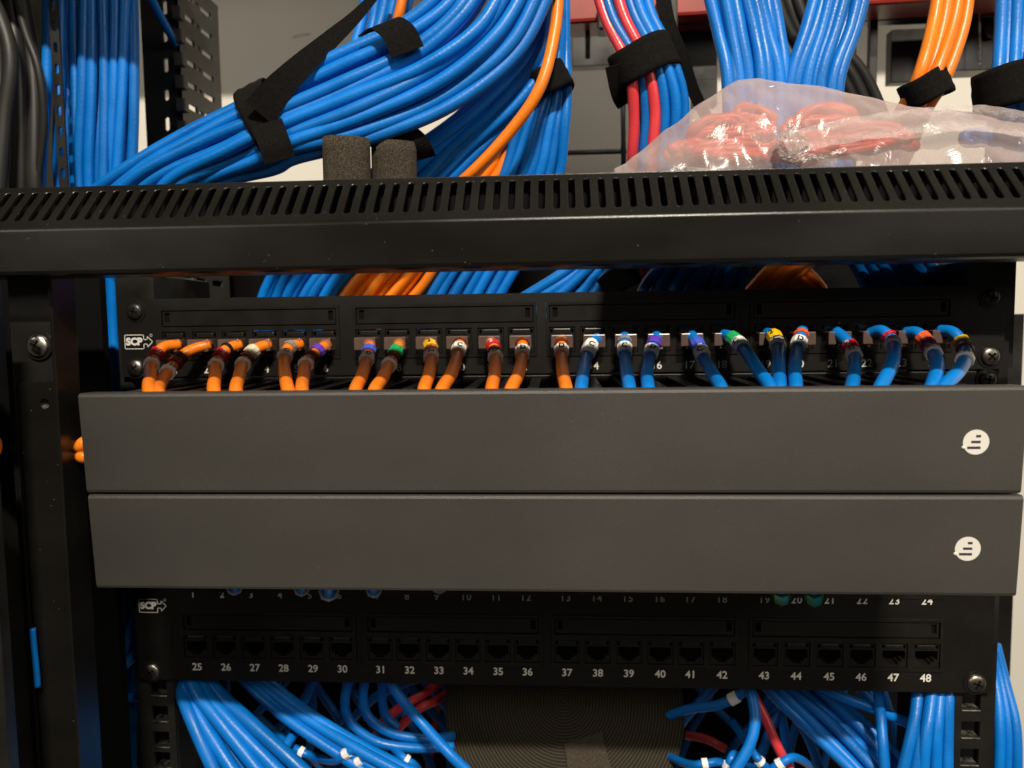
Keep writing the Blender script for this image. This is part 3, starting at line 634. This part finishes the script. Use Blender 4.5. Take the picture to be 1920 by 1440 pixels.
# ---- straps
def strap(px, py, y, ang, half, depth, length, label, tail=None, group='black velcro straps', turn=0):
    """elliptic velcro band around a bundle; ang = bundle direction in the picture plane"""
    c = at(px, py, y); a = math.radians(ang); d = Vector((math.cos(a), 0, math.sin(a))); nx = Vector((-math.sin(a), 0, math.cos(a)))
    t = thing('velcro_strap', c, label, 'strap', group)
    bm = BM(); n = 40; W = 7
    rings = []
    rnd = random.Random(int(px))
    for j in range(W+1):
        s = (j/W-.5)*length; e = 1+.012*math.sin(j*2.1)-(.02 if j in (0, W) else 0)
        rings.append([[bm.verts.new(c+d*(s+.5*math.sin(3*q*2*math.pi/n+px))+nx*(half*k_*e*math.cos(2*math.pi*q/n))+Vector((0, -depth*k_*e*math.sin(2*math.pi*q/n), 0))) for q in range(n)] for k_ in (1.0, 1-.9/half)])
    for j in range(W):
        for q in range(n):
            for s_ in (0, 1): bm.faces.new((rings[j][s_][q], rings[j][s_][(q+1) % n], rings[j+1][s_][(q+1) % n], rings[j+1][s_][q]))
    for j in (0, W):
        for q in range(n): bm.faces.new((rings[j][0][q], rings[j][0][(q+1) % n], rings[j][1][(q+1) % n], rings[j][1][q]))
    ob('band', bm, VELCRO, t, True)
    if tail:
        tail_strip(tail, length*.8, t)
    return t
def tail_strip(pts, width, parent, name='loose_tail', widths=None, wdir=None):
    P = catmull([at(*p) for p in pts], 8); bm = BM(); n = len(P); rows = []
    for i, p in enumerate(P):
        T = (P[min(i+1, n-1)]-P[max(i-1, 0)]).normalized(); v = (CAM-p).normalized()
        if wdir is not None: side = Vector(wdir).normalized()
        else: side = T.cross(v).normalized()
        ww = (widths[0]+(widths[1]-widths[0])*i/(n-1)) if widths else width
        nn = T.cross(side).normalized()*.5
        rows.append([bm.verts.new(p+side*ww*.5*a+nn*b) for a, b in ((-1, -1), (1, -1), (1, 1), (-1, 1))])
    for i in range(n-1):
        for k in range(4): bm.faces.new((rows[i][k], rows[i][(k+1) % 4], rows[i+1][(k+1) % 4], rows[i+1][k]))
    bm.faces.new(rows[0]); bm.faces.new(rows[-1]); return ob(name, bm, VELCRO, parent, False)
strap(505, 232, -4, 24, 22.5, 17, 17, 'black velcro strap with long loose tail round the left of the diagonal bundle')
t_ = [o for o in C.objects if o.get('label', '').startswith('black velcro strap with long loose tail')][0]
tail_strip([(486, 212, -24), (520, 168, -24), (566, 122, -20), (622, 72, -8), (672, 26, 6), (730, -40, 20)], 0, t_, widths=(17, 3.5))
tail_strip([(500, 230, -23), (515, 270, -23), (525, 300, -20)], 0, t_, name='strap_end', widths=(16, 16.5))
# upper strap: a short open band over the top strands only
ts = thing('velcro_strap', at(742, 70, -14), 'short black velcro strap lying over the top strands near the orange end', 'strap', 'black velcro straps')
tail_strip([(698, 58, -14), (722, 44, -18), (748, 62, -20), (764, 98, -19)], 0, ts, name='band', widths=(15.5, 18), wdir=(.94, .05, .34))
strap(1030, 158, 26, 118, 12.6, 14, 15, 'black velcro strap behind the orange cable at the top centre')
strap(1208, 117, 2, 112, 17.5, 13, 18, 'black velcro strap round the red and blue bundle', tail=[(1160, 120, -6), (1170, 170, 2), (1180, 190, 10)])
strap(1736, 168, 12, 115, 12.5, 12, 14, 'small black velcro strap round the orange bundle at the right')
strap(1895, 170, 6, 96, 17.5, 17.5, 21, 'black velcro strap at the right picture edge')
ts = thing('velcro_strap', at(1290, 120, 0), 'long flat black velcro tail hanging between the red and blue bundles', 'strap', 'black velcro straps')
tail_strip([(1238, -40, 0), (1252, 40, -2), (1280, 110, 0), (1300, 170, 6), (1340, 250, 16)], 8, ts, name='band', widths=(8, 6))
strap(1160, 525, 40, 120, 12, 10, 14, 'black velcro strap end in the gap above the upper patch panel')
# ---- standing velcro coils
def coil(px, y, half_mm, py_top, label, lean=0):
    c = at(px, 345, y); top = at(px, py_top, y).z-c.z; t = thing('velcro_coil', c, label, 'velcro coil', 'two coils of grey velcro behind the crossbar')
    bm = BM(); n = 150; turns = 4.2; rows = []
    for i in range(n+1):
        a = i/n*turns*2*math.pi; r_ = half_mm*(1-.42*i/n)
        x = c.x+r_*math.cos(a-2.2); yy = c.y+r_*.62*math.sin(a-2.2)
        tw = top*(1-.07*math.sin(a*.5+.7)**2)
        col = [(1.0, 0), (1.0, tw*.25), (1.0, tw*.5), (1.0, tw*.75), (1.0, tw)]
        rows.append([[bm.verts.new((x+q*1.1*math.cos(a-2.2), yy+q*1.1*math.sin(a-2.2), c.z+h)) for _, h in col] for q in (0, -1)])
    for i in range(n):
        for s_ in (0, 1):
            for k in range(4): bm.faces.new((rows[i][s_][k], rows[i+1][s_][k], rows[i+1][s_][k+1], rows[i][s_][k+1]))
        bm.faces.new((rows[i][0][4], rows[i+1][0][4], rows[i+1][1][4], rows[i][1][4]))
    ob('wound_strip', bm, FUZZ, t, True); return t
coil(650, -14, 13.6, 256, 'left upright coil of fuzzy grey velcro behind the crossbar')
coil(739, -2, 13.2, 264, 'right upright coil of fuzzy grey velcro behind the crossbar')
bm = BM()
ts = thing('velcro_strap', at(760, 270, 8), 'black velcro flap leaning over the right velcro coil', 'strap', 'black velcro straps')
tail_strip([(690, 262, 0), (740, 245, -4), (775, 270, -4), (785, 300, 4)], 14, ts, name='band', widths=(8, 20))

# ---- bag of red cables on the shelf
shelf = boxo('black_shelf', (at(1150, 430, -40).x, 330, -50, 34, 66, 68), RAIL); tag(shelf, 'thin black shelf behind the crossbar carrying the plastic bag', 'shelf')
outline = [(1150, 318), (1172, 308), (1210, 275), (1250, 243), (1300, 205), (1345, 173), (1385, 148), (1425, 147), (1470, 152), (1520, 160), (1580, 172), (1640, 187), (1700, 199), (1760, 206), (1830, 214), (1890, 226), (1940, 240), (1990, 262), (2060, 300)]
bag = thing('plastic_bag', at(1500, 330, -20), 'crumpled clear plastic bag full of red cables on the crossbar', 'plastic bag')
def bag_mesh():
    bm = BM(); NU, NV = 150, 56; zb_ = 69.5; rings = []
    for i in range(NU+1):
        t = i/NU*(len(outline)-1); k = min(int(t), len(outline)-2); f = t-k
        px, py = lerp(outline[k][0], outline[k+1][0], f), lerp(outline[k][1], outline[k+1][1], f)
        yc = -18; top = at(px, py, yc); h = max(3, top.z-zb_); hw = 15+16*min(1, h/55)*math.sin(math.pi*min(1, max(0, i/NU*.96+.03)))**.5
        row = []
        for j in range(NV):
            a = 2*math.pi*j/NV; cy_, sz = math.cos(a), math.sin(a)
            z = zb_+h*(.5+.5*sz); tap = (1-.66*((z-zb_)/h)**1.7)
            y = yc-hw*cy_*tap*(1 if abs(sz) < .98 else .6)
            p = Vector((top.x, y, z))
            q = p*.035; nz = noise.ridged_multi_fractal(q*Vector((.9, 1, 1.6))[0], 1.0, 2.1, 4, 1.0, 2.0)-1
            p += Vector((0, 1 if cy_ < 0 else -1, 0))*nz*2.2+Vector((noise.noise(p*.08)*1.6, noise.noise(p*.11+Vector((9, 3, 1)))*2.2, noise.noise(p*.09+Vector((3, 7, 1)))*(1.2 if sz > .4 else .2)))
            p.z = max(p.z, 68.8); row.append(bm.verts.new(p))
        rings.append(row)
    for i in range(NU):
        for j in range(NV): bm.faces.new((rings[i][j], rings[i][(j+1) % NV], rings[i+1][(j+1) % NV], rings[i+1][j]))
    bm.faces.new(rings[0]); bm.faces.new(rings[-1]); return bm
ob('film', bag_mesh(), BAG, bag, True)
def fold(pts, w0, w1, name):
    P = catmull([at(*p) for p in pts], 14); bm = BM(); n = len(P); rows = []
    for i, p in enumerate(P):
        ww = w0+(w1-w0)*i/(n-1)+noise.noise(p*.2)*1.2
        rows.append([bm.verts.new(p+Vector((0, -.6*math.sin(k*1.57)+noise.noise(p*.3+Vector((k, 0, 0)))*.8, ww*(.5-k/4)))) for k in range(5)])
    for i in range(n-1):
        for k in range(4): bm.faces.new((rows[i][k], rows[i+1][k], rows[i+1][k+1], rows[i][k+1]))
    return ob(name, bm, BAG, bag, True)
fold([(1478, 272, -52), (1560, 250, -50), (1700, 229, -46), (1830, 221, -42), (1940, 236, -40)], 11, 12, 'seal_strip')
def crumple():
    bm = BM(); bmesh.ops.create_icosphere(bm, subdivisions=4, radius=1)
    c = at(1486, 272, -50)
    for v in bm.verts:
        p = v.co.copy(); nz = noise.ridged_multi_fractal(p*1.0, 1, 2.2, 3, 1, 2)
        v.co = c+Vector((p.x*7.5, p.y*3.2, p.z*8))*(0.62+.28*nz)
    return ob('crumpled_knot', bm, BAG, bag, False)
crumple()
REDIN = mat('bright_red_pvc', (.72, .055, .02), .4, .4, var=.15, vscale=60)
rnd = random.Random(4)
BL = ['tangled red cable at the left tip inside the plastic bag', 'red cable loops under the bag peak, left', 'red cable loops under the bag peak, right', 'red cable lying low along the bag front', 'red cable loops behind the shiny seal knot', 'red cable loops below the seal strip in the bag', 'red cable at the bag crease beside the crossbar', 'rightmost red cable loops inside the plastic bag']
for k, (px, py, w_, h_, yy) in enumerate([(1300, 286, 48, 15, -17), (1350, 258, 56, 34, -18), (1402, 238, 42, 40, -18), (1390, 284, 105, 16, -20), (1540, 236, 62, 30, -18), (1590, 262, 105, 24, -20), (1520, 278, 70, 20, -22), (1640, 281, 66, 12, -18)]):
    c = at(px, py, yy); sx, sz = w_/3.75, h_/3.75; P = []
    for q in range(90):
        a_ = q*.55; t = q/89; wob = .80+.2*math.sin(a_*.37+k)
        p = c+Vector((sx*math.cos(a_)*wob+rnd.uniform(-1, 1), 6*math.sin(a_*.5+k)+rnd.uniform(-1.5, 1.5), sz*math.sin(a_)*(.55+.45*math.sin(a_*.21+k*1.3))+rnd.uniform(-.8, .8)))
        p.z = max(p.z, 72.8+rnd.uniform(0, 1)); P.append(p)
    bm = BM(); tube(bm, catmull(P, 5), 2.5, 8); o = ob('coiled_cable', bm, REDIN, None, True); tag(o, BL[k], 'cable', 'red cables inside the plastic bag')
P = [at(1815+14*math.cos(q*1.1)+q*2, 258+10*math.sin(q*1.1), -20+q*.6) for q in range(14)]
bm = BM(); tube(bm, catmull(P, 6), 2.6, 8); tag(ob('coiled_cable', bm, BLUE, None, True), 'small blue cable coil at the right end inside the plastic bag', 'cable')

# ------------------------------------------------------------------ red tray, wire basket and black brackets behind
def flat_box(name, px0, py0, px1, py1, y, th, m, label, cat, group=None, parent=None, bev=.6):
    a = at(px0, py0, y); b = at(px1, py1, y); bm = BM(); box(bm, min(a.x, b.x), max(a.x, b.x), y, y+th, min(a.z, b.z), max(a.z, b.z), bev)
    o = ob(name, bm, m, parent)
    if label: tag(o, label, cat, group)
    return o
a = at(1046, 44, 120); b = at(1920, 5, 120)
bm = BM(); box(bm, a.x, b.x+60, 120, 150, a.z-0, a.z+34, 2.5)
tray = thing('red_tray', (a.x, 120, a.z), 'red painted metal tray running along the top behind the bundles', 'tray')
bmesh.ops.rotate(bm, verts=bm.verts, cent=(a.x, 120, a.z), matrix=Matrix.Rotation(-.022, 3, 'Y')); ob('front_rim', bm, REDPAINT, tray)
for px in (1140, 1248):
    q = at(px, 40, 112); bm = BM(); box(bm, q.x-7, q.x+7, 104, 119, q.z-8, q.z+12, 1.5); ob('bracket', bm, RAIL, tray)
wb = thing('wire_basket', at(1168, 300, 170), 'black wire grid behind the red and blue bundle', 'wire basket')
for nm, pts in (('upright_wire', [(1168, 60, 130), (1168, 200, 130), (1170, 345, 130)]), ('upright_wire', [(1600, 10, 130), (1600, 200, 130), (1600, 345, 130)]), ('cross_wire', [(1040, 287, 134), (1200, 283, 134), (1420, 276, 134)]), ('cross_wire', [(1040, 46, 134), (1200, 44, 134), (1420, 40, 134)]), ('upright_wire', [(1100, 0, 138), (1102, 70, 138), (1102, 110, 138)])):
    bm = BM(); tube(bm, [at(*p) for p in pts], 1.9, 10); ob(nm, bm, RAIL, wb, True)
bk = thing('wall_bracket', at(1700, 100, 200), 'black slotted steel bracket behind the orange bundle', 'bracket')
flat_box('slotted_plate', 1632, 20, 1640, 345, 150, 5, RAIL, None, None, parent=bk)
flat_box('angle_plate', 1672, 55, 1765, 152, 190, 10, RAIL, None, None, parent=bk)
flat_box('angle_plate', 1765, 20, 1868, 130, 170, 18, RAIL, None, None, parent=bk)
flat_box('top_rail', 1620, 12, 1880, 30, 160, 10, RAIL, None, None, parent=bk)
bm = BM(); q = at(1860, 58, 166); tube(bm, [(q.x, 172, q.z), (q.x, 166, q.z)], 5, 20); ob('bolt', bm, RAIL, bk)
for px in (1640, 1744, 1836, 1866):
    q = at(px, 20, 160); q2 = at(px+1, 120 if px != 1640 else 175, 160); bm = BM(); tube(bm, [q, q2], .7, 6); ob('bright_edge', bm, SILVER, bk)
flat_box('back_block', 1072, 50, 1150, 122, 230, 12, RAIL, None, None, parent=wb); flat_box('back_block', 1268, 34, 1345, 150, 150, 12, RAIL, None, None, parent=wb); flat_box('back_block', 1300, 150, 1345, 196, 150, 12, RAIL, None, None, parent=wb)
# dark backing block added to stand for the deep shade inside the rack
eq = boxo('dark_backing', (at(262, 800, 190).x, at(1862, 1300, 190).x, 190, 380, -420, at(960, 440, 190).z), CAVITY, None, 2)
tag(eq, 'dark backing block added for the deep shade behind all cables', 'dark backing')
# unseen boards above the picture, added to cast shadow on the wall
bm = BM(); box(bm, -900, 900, 205, 215, 476, 680, .4); box(bm, 15, 185, 205, 213, 380, 475.8, .4); boxo_ = ob('overhead_shade_board', bm, RAIL); tag(boxo_, 'unseen black boards above the rack, added to shade the wall', 'shade board')
ub = boxo('upper_shade_plate', (-420, -196, -46, -40, 262, 390), RAIL); tag(ub, 'unseen black plate added to shade the left vertical bundle', 'bracket')  # unseen plate, added so the top of the left bundle falls in shade
pn = thing('wall_pencil_mark', at(570, 66, 451.7), 'faint grey scuff mark on the wall above the diagonal bundle', 'scuff mark')
bm = BM(); tube(bm, [at(550, 70, 451.6), at(565, 66, 451.6), at(582, 64, 451.6)], .35, 6); ob('stroke', bm, BLACKC, pn)

# ------------------------------------------------------------------ slotted upright (upper left)
su = thing('slotted_upright', at(330, 300, 100), 'black slotted cable upright left of the bare wall', 'upright')
A0 = at(262, 0, 100); A1 = at(333, 0, 100); zt = at(300, -60, 100).z; zl = at(300, 640, 100).z
hs = []
for k, py in enumerate([-30, 14, 68, 122, 178, 232, 290, 345, 400, 455, 548]):
    z = at(310, py, 100).z; xx = at(308+py*.022, py, 100).x; hs.append(stadium(xx, z, 3.4, 9.5 if k % 2 else 7.5, 5))
plate('front_web', (0, 100, 0), (1, 0, 0), (0, 0, 1), rect(A0.x, A1.x, zl, zt), hs, 2, POWDER, su)
hs = []
z = zl+10; dep = 62
while z < zt-6:
    hs.append(rect(6, 22, z, z+4.2)); hs.append(rect(24.5, 30, z+1, z+3.2)); hs.append(rect(33, 50, z, z+4.2)); z += 15.2
POWDERL = mat('lit_black_powder_coat', (.05, .047, .04), .45, .5, var=.3, vscale=30, bump=.4, bscale=2600)  # lighter copy of the black coat, the lit side put into its colour
plate('side_web', (A1.x+.1, 100, 0), (0, 1, 0), (0, 0, 1), rect(0, dep, zl, zt), hs, 2, POWDERL, su)
bm = BM(); z = zl+4
while z < zt:
    box(bm, A1.x-2, A1.x+5, 94, 99.9, z, z+9, .8); z += 15.2
ob('cable_hooks', bm, POWDERL, su)
s2 = thing('slotted_strip', at(98, 345, 20), 'narrow black slotted strip between the blue cables at the far left', 'strip')
p0, p1 = at(90, 0, 20).x, at(107, 0, 20).x; za, zb2 = at(98, 345, 20).z-60, at(98, -40, 20).z
hs = []; z = za+6
while z < zb2-6: hs.append(stadium((p0+p1)/2, z, 2.6, 6, 4)); z += 12
plate('strip_web', (0, 20, 0), (1, 0, 0), (0, 0, 1), rect(p0, p1, za, zb2), hs, 1.5, POWDER, s2)

# ------------------------------------------------------------------ left cabinet posts and side panel
xg0 = at(49, 900, -100).x; xg1 = at(117, 900, -100).x; xe = at(123, 900, -100).x
post = thing('cabinet_post', (xg1, -100, -300), 'black cabinet post at the left with a screw near its top', 'cabinet post')
ztop = zb+1.0; zpl = at(80, 716, -101).z
boxo('outer_web', (xg0-6, xe-2.0, -96, -92, -340, zb+20), RAIL, post)
pl = plate('front_strip', (0, -101, 0), (1, 0, 0), (0, 0, 1), rect(xg0, xg1, -340, zpl), [[(at(83, 757, -101).x+2.3*math.cos(a), at(83, 757, -101).z+2.3*math.sin(a)) for a in [2*math.pi*k/16 for k in range(16)]]], 4.0, BARM, post)
boxo('edge_return', (xe-1.6, xe, -102, -86, -340, zb+10), BARM, post, .5)
bm = BM(); c = at(83, 759, -99); tube(bm, [(c.x, -97.5, c.z), (c.x, -98.5, c.z)], 2.2, 16); ob('hole_rim', bm, SILVER, post)
screw(72, 648, -97, 4.9, SILVER, 'shiny round screw on the left cabinet post', .5, None)
xo = at(8, 1100, -130).x
boxo('side_panel_edge', (xo-60, xo, -134, -128, -360, zb-2), RAIL, post, .6)
sp = boxo('cabinet_side_panel', (-330, -326, -90, 165, -420, 420), RAIL); tag(sp, 'tall black side panel closing the left of the cabinet', 'side panel')
ip = boxo('inner_post', (at(20, 800, -20).x, at(201, 800, -20).x, -20, -14, -340, zb+22), CAVITY); tag(ip, 'dark inner post between cabinet post and left rack rail, widened to darken the cables behind', 'post')  # dark post, made wider to stand for the shade over the left bundle
rp = boxo('rear_post', (at(1862, 1200, 130).x, at(1897, 1200, 130).x, 130, 150, -340, 30), RAIL); tag(rp, 'black rear post beside the white wall at lower right', 'post')
ur = boxo('upright_channel', (at(1828, 540, 12).x, at(1894, 600, 12).x, 8, 60, 0, 60), RAIL); tag(ur, 'black upright channel at the right end of the upper patch panel', 'upright channel')
tg = thing('paper_tag', at(1812, 528, 20), 'white pointed paper tag in the gap at the upper right', 'tag')
q = [(1795, 508), (1826, 503), (1826, 533), (1812, 546), (1806, 533), (1797, 520)]
plate('paper', (0, 40, 0), (1, 0, 0), (0, 0, 1), [(at(a, b, 40).x, at(a, b, 40).z) for a, b in q][::-1], [], .6, SLEEVE, tg)

# ------------------------------------------------------------------ orange loops at the left end of the covers, blue strip
cable('patch_cable', [(230, 838, -84), (190, 834, -86), (160, 830, -92), (151, 838, -90), (146, 820, -70), (134, 800, -50), (118, 790, -10), (100, 770, 30)], 3.0, ORANGE, 'orange cord loop leaving the left end of the upper cover, higher one', 'patch cable', 'orange cords at the left end of the cover')
cable('patch_cable', [(230, 864, -86), (190, 862, -86), (161, 858, -92), (153, 856, -90), (146, 858, -70), (132, 862, -50), (112, 875, -20), (95, 880, 20)], 3.0, ORANGE, 'orange cord loop leaving the left end of the upper cover, lower one', 'patch cable', 'orange cords at the left end of the cover')
cable('patch_cable', [(-40, 790, -100), (-12, 825, -100), (-12, 850, -100), (-40, 885, -100)], 2.6, ORANGE, 'orange cord bend at the left picture edge', 'patch cable')
cable('network_cable', [(61, 1178, -104), (64, 1215, -104), (68, 1250, -104), (71, 1288, -104)], 1.3, BLUE, 'short bright blue cable peeping out beside the left cabinet post')

# ------------------------------------------------------------------ velcro roll below the lower panel
c = at(1057, 1314, 60); rr = 78
vr = thing('velcro_roll', c, 'big roll of black velcro tape hanging below the lower patch panel', 'velcro roll')
tilt = Matrix.Translation(Vector(vr['_o'])) @ Matrix.Rotation(math.radians(-12), 4, 'X') @ Matrix.Translation(-Vector(vr['_o']))
def disc(name, r_out, r_in, y0, y1, m):
    bm = BM(); n = 96; prof = [(r_in, y1), (r_in, y0), (r_out-1.2, y0), (r_out, y0+1.2), (r_out, y1)]
    rings = [[bm.verts.new((r_*math.cos(2*math.pi*k/n), y, r_*math.sin(2*math.pi*k/n))) for k in range(n)] for r_, y in prof]
    for i in range(len(rings)):
        i2 = (i+1) % len(rings)
        for k in range(n): bm.faces.new((rings[i][k], rings[i][(k+1) % n], rings[i2][(k+1) % n], rings[i2][k]))
    bmesh.ops.recalc_face_normals(bm, faces=bm.faces); bmesh.ops.scale(bm, vec=(MM,)*3, verts=bm.verts)
    me = bpy.data.meshes.new(name); bm.to_mesh(me); bm.free(); me.materials.append(m)
    # ring texture runs round local Z
    me.transform(Matrix.Rotation(-math.pi/2, 4, 'X'))
    o = bpy.data.objects.new(name, me); C.objects.link(o); o.parent = vr; o.rotation_euler = (math.pi/2+math.radians(-38), 0, 0); return o
disc('wound_tape', rr, .1, 0, 20, SPIRAL)
ta = thing('x', c, None, None); bpy.data.objects.remove(ta)
dd = Vector((0, -.616, -.788)); nn_ = Vector((0, -.788, .616)); P = [c+Vector((x_, 0, 0))+dd*t_q+nn_*1.0 for x_, t_q in ((12, 22), (15, 38), (19, 54), (24, 73))]
bm = BM(); Q = catmull(P, 8); rows = []
for i, p in enumerate(Q):
    u = i/(len(Q)-1); w1 = 12+2*u
    p = p+Vector((0, 9*0, 0)); rows.append([bm.verts.new(p+Vector((s_*w1, 0, 0))-dd*s_*3.5-nn_*k_) for s_, k_ in ((-1, .4), (1, .4), (1, -.5), (-1, -.5))])
for i in range(len(Q)-1):
    for k in range(4): bm.faces.new((rows[i][k], rows[i][(k+1) % 4], rows[i+1][(k+1) % 4], rows[i+1][k]))
bm.faces.new(rows[0]); bm.faces.new(rows[-1]); ob('tape_end', bm, FUZZ, vr)
bm = BM(); tube(bm, catmull([c+Vector((14, 0, 0))+dd*60+nn_*2.2, c+Vector((25, 0, 0))+dd*55+nn_*2.6, c+Vector((33, 0, 0))+dd*48+nn_*2.2], 6), [.7]*12+[1.3], 8); ob('curled_edge', bm, LC['grey'], vr, True)

# ------------------------------------------------------------------ lower cables
bundle('bright bundle below port 25', [((325, 1225), (372, 1225), 26), ((328, 1290), (410, 1292), 10), ((345, 1350), (470, 1350), -2), ((395, 1470), (590, 1455), -14), ((440, 1540), (660, 1530), -16)], 5, BLUE, 'bright cables at lower left', r=4.0, bulge=5, layers=2, jit=1.5, seed=31)
bundle('diagonal bundle below ports 27 to 30', [((425, 1235), (470, 1235), 36), ((452, 1280), (500, 1270), 28), ((530, 1350), (590, 1335), 16), ((650, 1430), (700, 1400), 4), ((760, 1500), (830, 1465), -6)], 4, BLUE, 'diagonal cables at lower left', r=3.3, bulge=4, layers=2, jit=1.5, seed=32)
def one(pts, m, label, r=2.9, sl=None, group=None):
    o, Q = cable('network_cable', pts, r, m, label, 'cable', group, n=12)
    if sl:
        k = min(range(len(Q)), key=lambda j: (project(Q[j])[0]-sl[0])**2+(project(Q[j])[1]-sl[1])**2)
        Q2 = Q[max(0, k-2):k+3]; bm = BM(); tube(bm, Q2, r+.8, 10)
        ob('marker_sleeve', bm, SLEEVE, o)
    return o
one([(560, 1365, 30), (545, 1385, 14), (515, 1425, 2), (490, 1460, 0)], BLUE, 'short blue cable crossing between the two lower left bundles')
one([(672, 1230, 30), (650, 1290, 26), (652, 1345, 24), (700, 1388, 24), (770, 1402, 26), (850, 1400, 34)], BLUE, 'outer blue loop left of the velcro roll')
one([(700, 1230, 34), (682, 1290, 30), (688, 1340, 28), (735, 1375, 28), (800, 1385, 32), (850, 1380, 44)], BLUE, 'inner blue loop left of the velcro roll')
one([(722, 1230, 40), (716, 1290, 38), (722, 1340, 36), (745, 1365, 36)], BLUE, 'short blue bend inside the loops below port 31')
one([(716, 1245, 22), (745, 1300, 18), (790, 1355, 12), (842, 1412, 2), (880, 1450, 0)], BLUE, 'straight blue cable running down to the velcro roll', 3.1)
one([(700, 1370, 60), (745, 1330, 56), (800, 1298, 70), (845, 1262, 112)], RED, 'upper red cable beside the velcro roll')
one([(720, 1395, 64), (780, 1333, 60), (820, 1312, 74), (850, 1290, 114)], RED, 'lower red cable beside the velcro roll')
one([(830, 1265, 70), (760, 1280, 70), (700, 1310, 72), (640, 1370, 74)], BLUE, 'dim blue cable behind the red ones')
one([(1230, 1350, 62), (1290, 1330, 50), (1345, 1322, 40), (1390, 1300, 36), (1430, 1260, 36)], BLUE, 'blue cable with white sleeve right of the velcro roll', sl=(1374, 1308))
one([(1395, 1240, 28), (1408, 1295, 18), (1416, 1345, 10), (1406, 1395, 4), (1375, 1450, 0), (1350, 1500, 0)], BLUE, 'bright blue cable bowing down right of the velcro roll', 3.1)
bundle('dim diagonal bundle below ports 43 to 46', [((1390, 1230), (1500, 1230), 50), ((1425, 1290), (1560, 1290), 44), ((1500, 1365), (1640, 1360), 34), ((1590, 1450), (1720, 1450), 14), ((1640, 1520), (1780, 1520), 4)], 6, BLUE, 'dim diagonal cables at lower right', r=3.4, bulge=3, layers=2, jit=2, seed=33)
one([(1500, 1262, 24), (1560, 1298, 22), (1640, 1330, 20), (1710, 1360, 22), (1780, 1400, 30)], BLUE, 'blue cable crossing above the dim diagonal bundle')
one([(1640, 1240, 20), (1650, 1330, 16), (1656, 1400, 6), (1662, 1480, 0)], BLUE, 'lone upright blue cable left of the bright right bundle')
bundle('bright bundle beside the right rail', [((1716, 1230), (1790, 1230), 22), ((1708, 1330), (1786, 1300), 8), ((1694, 1390), (1786, 1385), -1), ((1672, 1480), (1790, 1480), -6)], 5, BLUE, 'bright cables at lower right', r=3.2, bulge=6, layers=2, jit=1.5, seed=34)
one([(1400, 1280, 44), (1432, 1340, 36), (1458, 1400, 30), (1490, 1460, 28)], RED, 'red cable beside the bowing blue one at lower right')
one([(1285, 1378, 100), (1325, 1386, 96), (1360, 1404, 94)], RED, 'short red cable right of the velcro roll')
bundle('outer bundle right of the right rack rail', [((1840, 1200), (1872, 1210), 70), ((1862, 1290), (1892, 1285), 50), ((1866, 1370), (1912, 1360), 36), ((1862, 1460), (1918, 1460), 30)], 3, BLUE, 'cables outside the right rail', bulge=2, jit=1, seed=35)
one([(262, 1130, 20), (225, 1240, 16), (205, 1290, 14), (230, 1308, 12), (275, 1302, 14)], BLUE, 'blue loop tucked behind the left rack rail')
one([(275, 1210, 20), (240, 1240, 12), (212, 1278, 10), (215, 1330, 16)], BLUE, 'blue bend left of the screw of the lower patch panel')
for k, (px, py, a) in enumerate([(650, 1412, -35), (674, 1426, -35), (1322, 1432, 0), (1365, 1436, -70), (1425, 1428, 60), (1462, 1432, -30), (762, 1425, 50), (565, 1410, 40)]):
    dx, dy = 34*math.cos(math.radians(a)), 26*math.sin(math.radians(a)); yy = 0 if k < 2 else 16
    o = one([(px-dx*3, py-dy*2-30, yy+50), (px-dx, py-dy, yy+8), (px, py, yy), (px+dx, py+dy*.9, yy+6), (px+dx*2.4, py+dy*2+40, yy+40)], BLUE, ['blue cable with white sleeve, left of a pair by the lower left bundle', 'blue cable with white sleeve, right of a pair by the lower left bundle', 'cable with white sleeve just right of the velcro roll at the bottom edge', 'cable with white sleeve left of the bowing blue cable at the bottom edge', 'cable with white sleeve right of the bowing blue cable', 'cable with mottled white sleeve beside the red cable at the bottom', 'cable with dim white sleeve left of the velcro roll at the bottom', 'cable with dim sleeve between the two lower left bundles'][k], 2.4, sl=(px, py), group='sleeved cables in the lower tangle')
# dark tangle
rnd = random.Random(99)
for k in range(52):
    x0 = rnd.uniform(330, 1790) if k > 8 else rnd.uniform(170, 260); yd = rnd.uniform(62, 150)
    sl_ = rnd.uniform(-240, 240) if k > 8 else rnd.uniform(-20, 20); cv = rnd.uniform(-60, 60)
    if 740 < x0 < 1370 and k > 8: yd += 60
    m = RED if (k % 14 == 4 and k > 8) else BLUE
    pts = [(x0, 1180, yd), (x0+sl_*.3+cv, 1290, yd-6), (x0+sl_*.7+cv*.6, 1380, yd-10), (x0+sl_, 1500, yd-14)]
    if k <= 8: pts = [(x0, 1060, yd*.4+40), (x0+sl_, 1220, yd*.4+30), (x0-sl_, 1340, yd*.4+20), (x0+sl_, 1500, yd*.4+20)]
    cn = 'red' if m is RED else 'dim blue'
    cable('network_cable', pts, 3.0, m, f'{cn} cable deep in the dark tangle {"left" if x0 < 960 else "right"} of the velcro roll' if k > 8 else 'dim blue cable in the tangle left of the left rack rail', 'cable', 'cables of the dark lower tangle', n=6, seg=8)
# dim cables in the gap above the upper panel, far left
for k in range(4):
    x0 = 275+k*9
    cable('network_cable', [(x0, 430, 60), (x0+3, 540, 62), (x0+6, 640, 64)], 2.6, BLUE, 'dim blue cable behind the upper left corner of the upper patch panel', 'cable', 'dim cables behind the upper left panel corner')
for o in list(C.objects):
    if '_o' in o.keys(): del o['_o']
